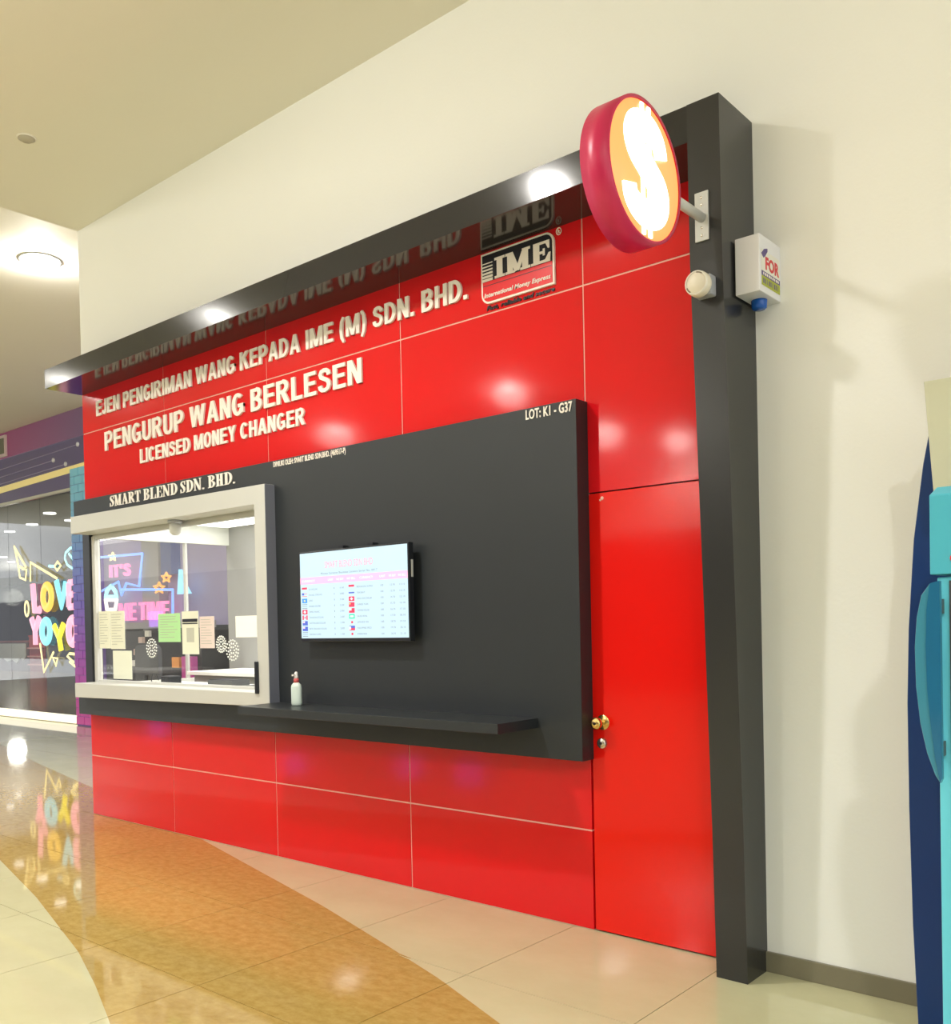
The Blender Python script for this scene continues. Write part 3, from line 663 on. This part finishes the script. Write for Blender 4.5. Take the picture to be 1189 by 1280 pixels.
# ---------------- round siren on the pillar
si = empty('round_sounder', 'round white sounder on a square base on black pillar', 'siren', (-1.69, -.29, 2.72))
yb = -.2885
MB().prism(rrect(-1.722, -1.650, 2.690, 2.768, (.006,)*4), yb-.045, yb-.0005+.002).build('base', M['grey'], si, bevel=.002)
MB().lathe([(.034, 0), (.044, -.002), (.048, -.012), (.048, -.034), (.040, -.046), (.036, -.047), (.030, -.052), (.015, -.056), (0, -.057)], (-1.688, yb-.045, 2.728), 'y', 28).build('horn', mat('ivory_plastic', (.74, .68, .55), .4), si)
for a0, a1 in ((200, 235), (50, 85)):
    MB().tube([(-1.688+.040*math.cos(math.radians(a0+(a1-a0)*k/5)), yb-.0915, 2.728+.040*math.sin(math.radians(a0+(a1-a0)*k/5))) for k in range(6)], .003, 6).build('slot', mat('slot_brown', (.22, .18, .13), .5), si)
MB().lathe([(.040, -.047), (.043, -.050), (.046, -.047), (.047, -.040)], (-1.688, yb-.045, 2.728), 'y', 28).build('ring', mat('ivory_ring', (.80, .76, .66), .35), si)

# ---------------- alarm box
ab = empty('alarm_box', 'white alarm box with sticker and blue strobe beside pillar', 'alarm', (-1.56, -.1, 2.7))
MB().box(-1.612, -1.512, -.20, -.0005, 2.703, 2.922).build('housing', mat('alarm_white', (.74, .74, .76), .4), ab, bevel=.003)
MB().lathe([(0, -.036), (.022, -.036), (.029, -.030), (.031, -.006), (.031, 0), (0, 0)], (-1.566, -.085, 2.703), 'z').build('strobe', M['bluebox'], ab)
XS = -1.5115
stk = MB().box(XS-.001, XS+.0006, -.186, -.012, 2.728, 2.866).build('sticker', mat('sticker_white', (.75, .74, .66), .5), ab)
M['st_purple'] = mat('sticker_purple', (.10, .07, .22), .5); M['st_green'] = mat('sticker_green', (.36, .40, .03), .5); M['st_red'] = mat('sticker_red', (.62, .04, .05), .5)
MB().box(XS, XS+.0012, -.185, -.013, 2.766, 2.784).build('purple_band', M['st_purple'], stk)
MB().box(XS, XS+.0012, -.185, -.013, 2.729, 2.766).build('green_band', M['st_green'], stk)
MB().prism([(-.186, 2.848), (-.16, 2.87), (-.128, 2.880), (-.128, 2.868), (-.150, 2.845), (-.165, 2.835)], XS, XS+.0012, 'x').build('roof_emblem', M['st_purple'], stk)
lettering('print', 'FOR', M['st_red'], -.148, -.02, 2.795, 2.845, XS+.0014, .0008, stk, bold=.04, split=False, plane='x')
for k in range(9):
    y = -.172+k*.0172
    MB().box(XS+.0008, XS+.0016, y, y+.009+.003*(k % 2), 2.770, 2.780).build('band_mark', M['white2'], stk)
    MB().box(XS+.0008, XS+.0016, y, y+.010-.003*(k % 3), 2.738, 2.757).build('band_mark', M['st_purple'], stk)

# ---------------- amusement / vending machine at the right edge
M['teal'] = mat('teal_panel', (.07, .42, .54), .35); M['teal2'] = mat('teal_panel_pale', (.13, .58, .72), .3); M['mblue'] = mat('deep_blue_panel', (.004, .035, .16), .3)  # base teal for the head box, paler teal for the body
M['fin'] = mat('tinted_blue_acrylic', (.015, .13, .26), .08, coat=.5); M['fin2'] = mat('tinted_teal_acrylic', (.05, .23, .33), .12)
M['cream_pl'] = mat('cream_panel', (.56, .55, .40), .5)
mc = empty('coin_machine', 'tall teal and blue machine cut off at the right edge', 'machine', (-.45, -.6, 0))
left = [(-.90, 0), (-.944, .056), (-.957, .4), (-.964, .8), (-.965, 1.15), (-.958, 1.4), (-.938, 1.7), (-.905, 1.95), (-.872, 2.12), (-.85, 2.15)]
poly = left + [(-.90-x, z) for x, z in left[::-1]]
MB().prism(poly, -.32, -.28).build('back_board', M['mblue'], mc, bevel=.004)
MB().prism([(-.835, 1.80), (-.862, 2.188), (-.05, 2.188), (-.05, 1.80)], -.46, -.43).build('header_panel', M['cream_pl'], mc, bevel=.002)
MB().box(-.80, -.10, -.43, -.32, 0, 1.9).build('rear_body', M['mblue'], mc)
hb = MB(); hb.add([(-.735, -.9, 1.557), (-.08, -.9, 1.557), (-.08, -.9, 1.775), (-.735, -.9, 1.775), (-.725, -.86, 1.800), (-.09, -.86, 1.800), (-.725, -.43, 1.800), (-.09, -.43, 1.800), (-.735, -.43, 1.557), (-.08, -.43, 1.557)],
                  [(0, 1, 2, 3), (3, 2, 5, 4), (4, 5, 7, 6), (0, 3, 4, 6, 8), (1, 9, 7, 5, 2), (8, 6, 7, 9), (0, 8, 9, 1)])
hb.build('head_box', M['teal'], mc, bevel=.003)
MB().box(-.722, -.09, -.88, -.43, 0, 1.550).build('body', M['teal2'], mc, bevel=.004)
MB().box(-.690, -.682, -.885, -.879, .02, 1.54).build('trim_line', M['dgrey'], mc)
MB().lathe([(0, -.006), (.010, -.005), (.012, 0)], (-.672, -.90, 1.60), 'y', 12).build('button', M['logo_red'], mc)
fo = [(-.704, 1.538), (-.730, 1.532), (-.752, 1.50), (-.764, 1.44), (-.770, 1.36), (-.768, 1.25), (-.758, 1.15), (-.742, 1.07), (-.722, 1.01), (-.710, .99), (-.704, 1.0)]
FY = -.925
MB().prism([(x+.0, z) for x, z in fo], FY-.0, FY+.016).build('side_fin', M['fin2'], mc, bevel=.002)
MB().prism([(-.7035, 1.539), (-.728, 1.533), (-.737, 1.46), (-.740, 1.36), (-.738, 1.25), (-.730, 1.15), (-.720, 1.06), (-.708, .989), (-.7035, 1.0)], FY-.005, FY+.0165).build('fin_rib', M['fin'], mc)
for z in (1.06, 1.45): box('fin_bracket', M['dgrey'], -.72, -.704, FY+.016, -.88, z, z+.04, mc)

# ================================================================ FAR SHOPS (Y = 3.4)
M['fasc'] = None
def fascia_mat():
    mt, nt, b = nodes('shop_fascia_print'); g = nt.nodes.new('ShaderNodeNewGeometry'); sx = nt.nodes.new('ShaderNodeSeparateXYZ')
    nt.links.new(g.outputs['Position'], sx.inputs[0])
    mr = nt.nodes.new('ShaderNodeMapRange'); mr.inputs[1].default_value = -17.5; mr.inputs[2].default_value = -13.6
    nt.links.new(sx.outputs[0], mr.inputs[0]); r = nt.nodes.new('ShaderNodeValToRGB')
    r.color_ramp.elements[0].color = (.50, .08, .27, 1); r.color_ramp.elements[1].color = (.22, .14, .30, 1)
    nt.links.new(mr.outputs[0], r.inputs[0]); nt.links.new(r.outputs[0], b.inputs['Base Color']); b.inputs['Roughness'].default_value = .25; return mt
M['fasc'] = fascia_mat()
M['fasc2'] = mat('deep_violet_print', (.14, .12, .28), .15, coat=.3)
M['yellow_e'] = mat('yellow_band', (.80, .66, .22), .35, emis=(.9, .75, .3), es=.25)
SY = STORE_Y
sf = empty('neon_shop', 'purple shop front with neon lettering behind its glass', 'shop', (-16, SY, 0))
box('fascia_upper', M['fasc'], -20, -13.4, SY-.04, SY+.2, 4.42, CEIL2, sf)
box('fascia_lower', M['fasc2'], -20, -13.4, SY-.02, SY+.2, 3.68, 4.42, sf)
MB().prism([(-20, 3.62+.16), (-13.4, 3.62+.30), (-13.4, 3.62+.40), (-20, 3.62+.27)], SY-.03, SY-.018).build('yellow_stripe', M['yellow_e'], sf)
for z0, z1, x1 in ((4.30, 4.34, -13.95), (4.16, 4.20, -14.75), (4.05, 4.07, -14.35)):
    MB().prism([(-20, z0-.12), (x1, z0), (x1, z0+.012), (-20, z0-.108)], SY-.026, SY-.018).build('thin_stripe', mat('pale_stripe', (.35, .30, .50), .4), sf)
    MB().lathe([(0, -.02), (.035, -.018), (.035, 0)], (x1, SY-.02, z0+.006), 'y', 12).build('stripe_dot', mat('dot_white', (.8, .8, .85), .4), sf)
box('edge_trim', mat('trim_pale', (.6, .6, .5), .4), -20, -14.2, SY-.05, SY+.0, 3.63, 3.67, sf)
# small vent-like sign at far left of fascia
MB().box(-17.2, -16.36, SY-.07, SY-.04, 4.44, 4.80).build('sign_border', mat('sb', (.75, .6, .6), .4), sf)
MB().box(-17.2, -16.42, SY-.078, SY-.07, 4.49, 4.75).build('sign_field', mat('sg', (.16, .16, .10), .4), sf)
# printed brick pilaster
pp = empty('printed_pilaster', 'narrow pilaster printed with violet and blue bricks', 'pilaster', (-13.9, SY, 0))
def pil_mat():
    mt, nt, b = nodes('pilaster_print'); g = nt.nodes.new('ShaderNodeNewGeometry'); sx = nt.nodes.new('ShaderNodeSeparateXYZ')
    nt.links.new(g.outputs['Position'], sx.inputs[0])
    mr = nt.nodes.new('ShaderNodeMapRange'); mr.inputs[1].default_value = 0; mr.inputs[2].default_value = 4
    nt.links.new(sx.outputs[2], mr.inputs[0]); r = nt.nodes.new('ShaderNodeValToRGB'); cr = r.color_ramp
    cr.elements[0].position = 0; cr.elements[0].color = (.80, .10, .50, 1); cr.elements[1].position = .95; cr.elements[1].color = (.25, .70, .95, 1)
    for p_, c_ in ((.12, (.70, .08, .55, 1)), (.30, (.36, .04, .62, 1)), (.5, (.14, .10, .75, 1)), (.68, (.12, .30, .80, 1)), (.85, (.22, .62, .90, 1))):
        e_ = cr.elements.new(p_); e_.color = c_
    nt.links.new(mr.outputs[0], r.inputs[0]); nt.links.new(r.outputs[0], b.inputs['Base Color']); b.inputs['Roughness'].default_value = .35; return mt
PM = pil_mat()
box('shaft', mat('pil_joint', (.25, .14, .55), .5), -14.19, -13.35, SY-.03, SY+.2, 0.0, 3.95, pp)
z = 0.02; k = 0
while z < 3.9:
    off = .13 if k % 2 else 0
    x = -14.19-off
    while x < -13.36:
        a, b = max(x, -14.19), min(x+.25, -13.36)
        if b-a > .03: box('brick', PM, a, b, SY-.045, SY-.03, z, z+.120, pp)
        x += .262
    z += .127; k += 1
# glass, base strip
gp = empty('shop_glazing', 'tall clear shop window panes beside the pilaster', 'window', (-16, SY, 0))
for a, b in ((-20, -16.62), (-16.61, -15.42), (-15.41, -14.20)):
    box('pane', M['glass2'], a, b, SY+.04, SY+.05, .14, 3.64, gp)
box('lit_base_strip', emit('strip_warm', (1, .94, .74), 1.0), -20, -14.20, SY-.02, SY+.10, .02, .13, gp)
# interior
si_ = empty('neon_shop_interior', 'dim grey interior of the neon shop', 'room', (-17, 6, 0))
M['dimwall'] = mat('dim_grey_wall', (.075, .085, .095), .6); M['dimfloor'] = mat('dim_floor', (.50, .37, .18), .12)
RY = 16.0
box('rear_wall', M['dimwall'], -70, -13.4, RY, RY+.1, 0, 3.9, si_); box('side_wall', M['dimwall'], -70, -69.9, SY+.2, RY, 0, 3.9, si_); box('side_wall', M['dimwall'], -13.45, -13.35, SY+.2, RY, 0, 3.9, si_)
box('shop_ceiling', mat('dim_ceiling', (.12, .12, .11), .6), -70, -13.4, SY+.06, RY, 3.70, 3.78, si_); box('shop_floor', M['dimfloor'], -70, -13.46, SY+.11, RY, .0, .012, si_)
def px3(u, v, Y=3.39):
    d = cam_dir((u-594.5)/FPX, -(v-CY)/FPX, 1); t = (Y+DIST)/d.y; return (d.x*t, EYE+d.z*t)
def pz(u, v, z):
    d = cam_dir((u-594.5)/FPX, -(v-CY)/FPX, 1); t = (z-EYE)/d.z; return (d.x*t, d.y*t-DIST)
zs = px3(50, 688, RY-.1)[1]
MB().box(-69, -13.6, RY-.12, RY-.05, zs-.07, zs+.07).build('light_strip', emit('cool_strip', (.70, .85, .90), 1.0), si_)
for u, v in ((62, 641), (12, 664), (88, 650), (14, 702), (4, 696), (40, 655)):
    x, y = pz(u, v, 3.70)
    if y < RY: MB().lathe([(0, 0), (.11, 0), (.11, -.02), (0, -.02)], (x, y, 3.70), 'z', 16).build('spot', emit('spot_e', (1, .95, .85), 5), si_)
for k, (x, y, w_) in enumerate(((-19, 7, 170), (-34, 11, 130))):
    pt = bpy.data.lights.new('shop_lamp', 'POINT'); pt.energy = w_; pt.shadow_soft_size = .3; pt.color = (1, .94, .82)
    po = bpy.data.objects.new('shop_lamp', pt); po.location = (x, y, 2.7); C.objects.link(po); po.parent = si_; po.matrix_parent_inverse = Matrix.Translation(-Vector(si_.location))
def block(name, label, cat, u0, u1, Y, d, z1, mt, topm=None):
    x0, x1 = px3(u0, 830, Y)[0], px3(u1, 830, Y)[0]
    e = empty(name, label, cat, ((x0+x1)/2, Y+d/2, .012))
    box('body', mt, x0, x1, Y, Y+d, .012, z1-.06, e, bevel=.01); box('top', topm or mt, x0-.02, x1+.02, Y-.02, Y+d, z1-.06, z1, e, bevel=.01); return e, x0, x1
wc, xa, xb = block('shop_counter', 'white counter with torn brown edge in the neon shop', 'counter', -4, 36, 12.0, .6, 1.15, mat('ctr_brown', (.13, .07, .05), .5), topm=mat('ctr_top', (.30, .10, .08), .5))
L = xb-xa; P = [(xa+L*.06, 1.05), (xb-L*.05, 1.05), (xb-L*.05, .55), (xb-L*.12, .42), (xb-L*.2, .52), (xb-L*.32, .30), (xb-L*.45, .44), (xb-L*.6, .36), (xb-L*.75, .50), (xa+L*.06, .40)]
MB().prism(P, 11.94, 11.99).build('white_front', mat('ctr_white', (.62, .62, .52), .5), wc)
rc, xa, xb = block('red_cabinet', 'red cabinet with open shelves in the neon shop', 'cabinet', 37, 57, 12.0, .6, 1.35, mat('cab_red', (.42, .06, .05), .5))
for z in (.25, .55, .85): box('shelf_board', mat('cab_pink', (.75, .35, .30), .5), xa+.05, xb-.05, 11.9, 12.0, z, z+.05, rc)
block('dark_counter', 'dark counter below the neon letters', 'counter', 58, 100, 12.0, .7, 1.0, mat('ctr_dark', (.03, .03, .035), .4))

# neon letters LOVE YOYO (thick glowing strokes)
ns = empty('neon_lettering', 'pastel neon letters LOVE YOYO with yellow doodles', 'neon', (-15, SY, 1))
NP = emit('neon_pink', (1.0, .42, .55), 1.15); NY = emit('neon_yellow', (.95, .60, .12), 1.05); NC = emit('neon_cyan', (.30, .75, .85), 1.05); NYL = emit('neon_line_yellow', (1.0, .85, .40), 1.2); NCL = emit('neon_line_cyan', (.45, .9, .9), 1.2); NYY = emit('neon_bright_yellow', (.95, .82, .08), 1.1)
NYp = SY-.01
def stroke_tube(pts, r, mt, closed=False, name='letter', y=NYp):
    return MB().tube([(x, y, z) for x, z in pts], r, 10, closed, .45).build(name, mt, ns)
def oval(cx, cz, rx, rz, n=20): return [(cx+rx*math.cos(2*math.pi*i/n), cz+rz*math.sin(2*math.pi*i/n)) for i in range(n)]
def px3(u, v, Y=SY-.01):
    d = cam_dir((u-594.5)/FPX, -(v-CY)/FPX, 1); t = (Y+DIST)/d.y; return (d.x*t, EYE+d.z*t)
def pxs(L, Y=SY-.01): return [px3(u, v, Y) for u, v in L]
stroke_tube(pxs([(41, 730), (43.5, 764), (50, 762)]), .071, NP)
stroke_tube([px3(59+5.3*math.cos(a), 746+14*math.sin(a)) for a in [2*math.pi*i/20 for i in range(20)]], .071, NY, True)
stroke_tube(pxs([(70.5, 726), (77, 758), (82.5, 728)]), .067, NC)
e1 = MB().tube([(a, NYp, b) for a, b in pxs([(86, 729), (86, 759)])], .063, 10, False, .45)
for v in (728.5, 743.5, 759): e1.tube([(a, NYp, b) for a, b in pxs([(86, v), (96, v-1.5)])], .052, 10, False, .45)
e1.build('letter', NP, ns)
y1_ = MB().tube([(a, NYp, b) for a, b in pxs([(39.5, 773), (44, 788), (44.5, 806)])], .067, 10, False, .45).tube([(a, NYp, b) for a, b in pxs([(44, 788), (49, 772)])], .067, 10, False, .45); y1_.build('letter', NP, ns)
stroke_tube([px3(57.5+5*math.cos(a), 789+13*math.sin(a)) for a in [2*math.pi*i/20 for i in range(20)]], .071, NC, True)
y2_ = MB().tube([(a, NYp, b) for a, b in pxs([(67.5, 782), (74, 797), (76.5, 813)])], .063, 10, False, .45).tube([(a, NYp, b) for a, b in pxs([(74, 797), (79.5, 780)])], .063, 10, False, .45); y2_.build('letter', NYY, ns)
stroke_tube([px3(91+5.2*math.cos(a), 789+15*math.sin(a)) for a in [2*math.pi*i/20 for i in range(20)]], .076, NP, True)
for L, mt, cl in (([(17.5, 683), (32.5, 709), (28, 712), (33, 712), (32, 725), (25, 722), (21, 697)], NYL, True), ([(38, 727), (38, 703), (71, 723)], NYL, False), ([(24, 708), (30, 711)], NYL, False),
                  ([(61, 707.5), (68, 708)], NCL, False), ([(68, 708), (72, 702), (76, 707), (71.5, 713)], NYL, True),
                  ([(97, 684), (88, 685), (82, 691), (81, 698), (84, 706), (90, 710), (98, 706)], NCL, False), ([(86, 692), (92, 700)], NCL, False),
                  ([(50, 804), (55, 840), (67, 815)], NYL, False), ([(66, 822), (72, 823), (70, 832)], NYL, True), ([(98, 818), (87, 817), (84, 820), (92, 828), (87, 827), (100, 838)], NYL, False)):
    stroke_tube(pxs(L), .022, mt, cl, 'neon_line')
stroke_tube(oval(*px3(33.5, 761), .07, .12), .022, NYL, True, 'neon_line')

# second shop seen through the kiosk glass : ME TIME neon
wt = empty('lavender_shop_wall', 'lavender shop wall seen through the service window', 'wall', (-11, SY, 0))
M['lav'] = mat('lavender_wall', (.46, .43, .66), .5); M['lav2'] = mat('grey_pier', (.42, .42, .44), .5)
box('wall_panel', M['lav'], -13.35, -7.4, SY+.02, SY+.15, 1.5, CEIL2, wt)
box('lower_wall', M['dimwall'], -13.35, -7.4, SY+.02, SY+.15, .0, 1.5, wt)
for u0, u1, mt in ((179, 200, M['lav2']), (203, 216, mat('blue_pier', (.12, .15, .38), .5))):
    a = px3(u0, 720, SY-.1)[0]; b = px3(u1, 720, SY-.1)[0]; box('pier', mt, a, b, SY-.12, SY+.02, 0 if mt is M['lav2'] else 2.2, 3.1, wt)
box('ledge', M['lav2'], -13.3, -10.5, SY-.2, SY+.02, 1.47, 1.56, wt)
ns2 = empty('pink_neon_sign', 'pink neon IT\'S ME TIME with blue outline seen through glass', 'neon', (-12, SY, 2))
PK = emit('neon_hot_pink', (1.0, .25, .48), 1.2); BL = emit('neon_blue_line', (.25, .45, 1.0), 1.2); OR = emit('neon_orange', (1.0, .45, .12), 1.2)
a, b = px3(138, 722, SY-.14); c, d = px3(163, 704, SY-.14)
serif_line("IT'S", PK, a, c, b, d, SY-.16, .03, ns2, SG, gap=.12)
a, b = px3(150, 776, SY-.14); c, d = px3(211, 751, SY-.14)
serif_line('ME TIME', PK, a, c, b, d, SY-.16, .03, ns2, SG, gap=.12)
def nl(L, mt, cl=False, r=.018):
    MB().tube([(x, SY-.15, z) for x, z in pxs(L, SY-.15)], r, 6, cl, 1).build('neon_line', mt, ns2)
nl([(122, 697), (178, 692), (174, 733), (158, 729), (152, 744), (148, 727), (125, 740)], BL); nl([(152, 737), (216, 737), (216, 770)], BL)
def star(u, v, r, mt):
    P = []
    for i in range(10):
        a_ = math.pi*i/5-math.pi/2; rr = r if i % 2 == 0 else r*.45; P.append((u+rr*math.cos(a_), v+rr*math.sin(a_)))
    nl(P, mt, True, .016)
star(208, 722, 6, OR); star(199, 735, 7, OR); star(141, 696, 5, NYL)
nl([(132, 746), (134, 738), (139, 732), (144, 739), (146, 746)], NCL, True, .03); nl([(132, 750), (134, 762), (144, 762), (146, 750)], emit('neon_white', (1, .9, .85), 1.1), True, .03)
tag(MB().prism([(px3(237, 733)[0], px3(237, 743)[1]), (px3(251, 740)[0], px3(251, 742)[1]), (px3(246, 733)[0], px3(246, 733)[1]), (px3(239, 710)[0], px3(239, 712)[1])], SY-.2, SY-.14).build('neon_triangle', emit('ng', (.35, .75, .95), 1.0)), 'pale blue neon triangle seen through the window', 'neon')
# dark display rack with stickers below
rk = empty('dark_display_rack', 'black display rack with orange items behind the glass', 'rack', (-12, SY-.4, 0))
box('rack_body', mat('rack_black', (.02, .02, .02), .4), -11.85, -9.9, SY-.6, SY-.2, 0, 1.44, rk)
for u, v, s_, c in ((178, 800, 3, (.7, .55, .5)), (186, 792, 3, (.75, .75, .7)), (172, 815, 3, (.5, .35, .3)), (180, 826, 5, (.9, .35, .08)), (190, 829, 5, (.9, .35, .08)), (196, 827, 3, (.8, .4, .1)), (222, 828, 5, (.9, .4, .12)), (170, 829, 3, (.75, .75, .75))):
    x_, z_ = px3(u, v, SY-.61); box('pack', mat('pack_c', c, .5), x_-s_*.016, x_+s_*.016, SY-.64, SY-.60, z_-s_*.013, z_+s_*.013, rk)
box('pink_poster', mat('poster_pink', (.55, .08, .35), .5), px3(236, 830, SY-.6)[0], px3(249, 830, SY-.6)[0], SY-.7, SY-.62, .4, 1.12, rk)

# ================================================================ CEILING LIGHTS
def downlight(x, y, z, label, group=None, watt=LAMP_W, es=55.0, r=.085, spill=SPILL, soft=.10):
    e = empty('downlight', label, 'downlight', (x, y, z), group)
    MB().lathe([(r, -.001), (r+.025, -.001), (r+.028, -.006), (r+.004, -.012), (r, -.006)], (x, y, z), 'z', 24).build('ring', M['white'], e)
    MB().lathe([(0, -.002), (r, -.002), (r, -.004), (0, -.004)], (x, y, z), 'z', 24).build('lens', emit('lens_glow', LAMP_COL, es), e)
    for kind in ('SPOT', 'POINT'):
        ld = bpy.data.lights.new('lamp', kind); ld.energy = watt if kind == 'SPOT' else watt*spill; ld.shadow_soft_size = soft; ld.color = LAMP_COL
        if kind == 'SPOT': ld.spot_size = math.radians(150); ld.spot_blend = .7
        lo = bpy.data.objects.new('lamp', ld); lo.location = (x, y, z-.05); C.objects.link(lo); lo.parent = e; lo.matrix_parent_inverse = Matrix.Translation(-Vector(e.location))
downlight(-8.60, .36, CEIL2, 'bright round downlight on the raised ceiling, upper left', r=.16, watt=110, es=18, spill=.7, soft=.045)
GD = 'round downlights out of view over the corridor'
LB = ['first from the black pillar', 'before the window end of the kiosk', 'before the neon shop', 'middle row left', 'middle row far left', 'middle row before the board', 'middle row beside the camera', 'far row right', 'far row left', 'added beside the camera to brighten the right wall']
for k_, (x, y) in enumerate(((-3.96, -2.45), (-8.74, -2.93), (-12.5, -3.04), (-8.55, -7.18), (-12.57, -7.36), (-3.8, -6.4), (.3, -6.4), (-9.25, -10.85), (-8.62, -12.4), (1.3, -4.4))):
    downlight(x, y, CEIL if x > XL else CEIL2, 'recessed downlight over the corridor, %s' % LB[k_], GD, watt=LAMP_W*3.0, r=.10, es=60)  # the last one is an added lamp that brightens the right wall
sd = empty('smoke_detector', 'small round sprinkler cover on the cream ceiling', 'detector', (-6.06, -.90, CEIL))
MB().lathe([(0, 0), (.05, 0), (.052, -.008), (.035, -.016), (.03, -.022), (0, -.024)], (-6.06, -.90, CEIL), 'z').build('cover', mat('detector_cover', (.42, .38, .28), .5), sd)
MB().lathe([(.05, 0), (.06, 0), (.06, -.004), (.05, -.006)], (-6.06, -.90, CEIL), 'z').build('rim', M['ceiling'], sd)

# ================================================================ across the corridor (behind the camera, seen in reflections)
op = empty('opposite_shop', 'shop front across the corridor, behind the camera', 'shop', (-10, -13, 0))
box('wall_panel', M['wall'], -75, 8, -13.2, -13, 3.2, 4.6, op)
box('dark_glazing', mat('opp_dark', (.10, .09, .11), .2), -75, 8, -13.2, -13, 0, 3.2, op)
for x, z in ((-21, 2.4), (-16.5, 2.1), (-14.5, 2.1), (-28, 1.8)):
    box('violet_sign', emit('violet_sign', (.45, .12, 1.0), 4.0), x-.35, x+.35, -12.98, -12.9, z-.25, z+.25, op)
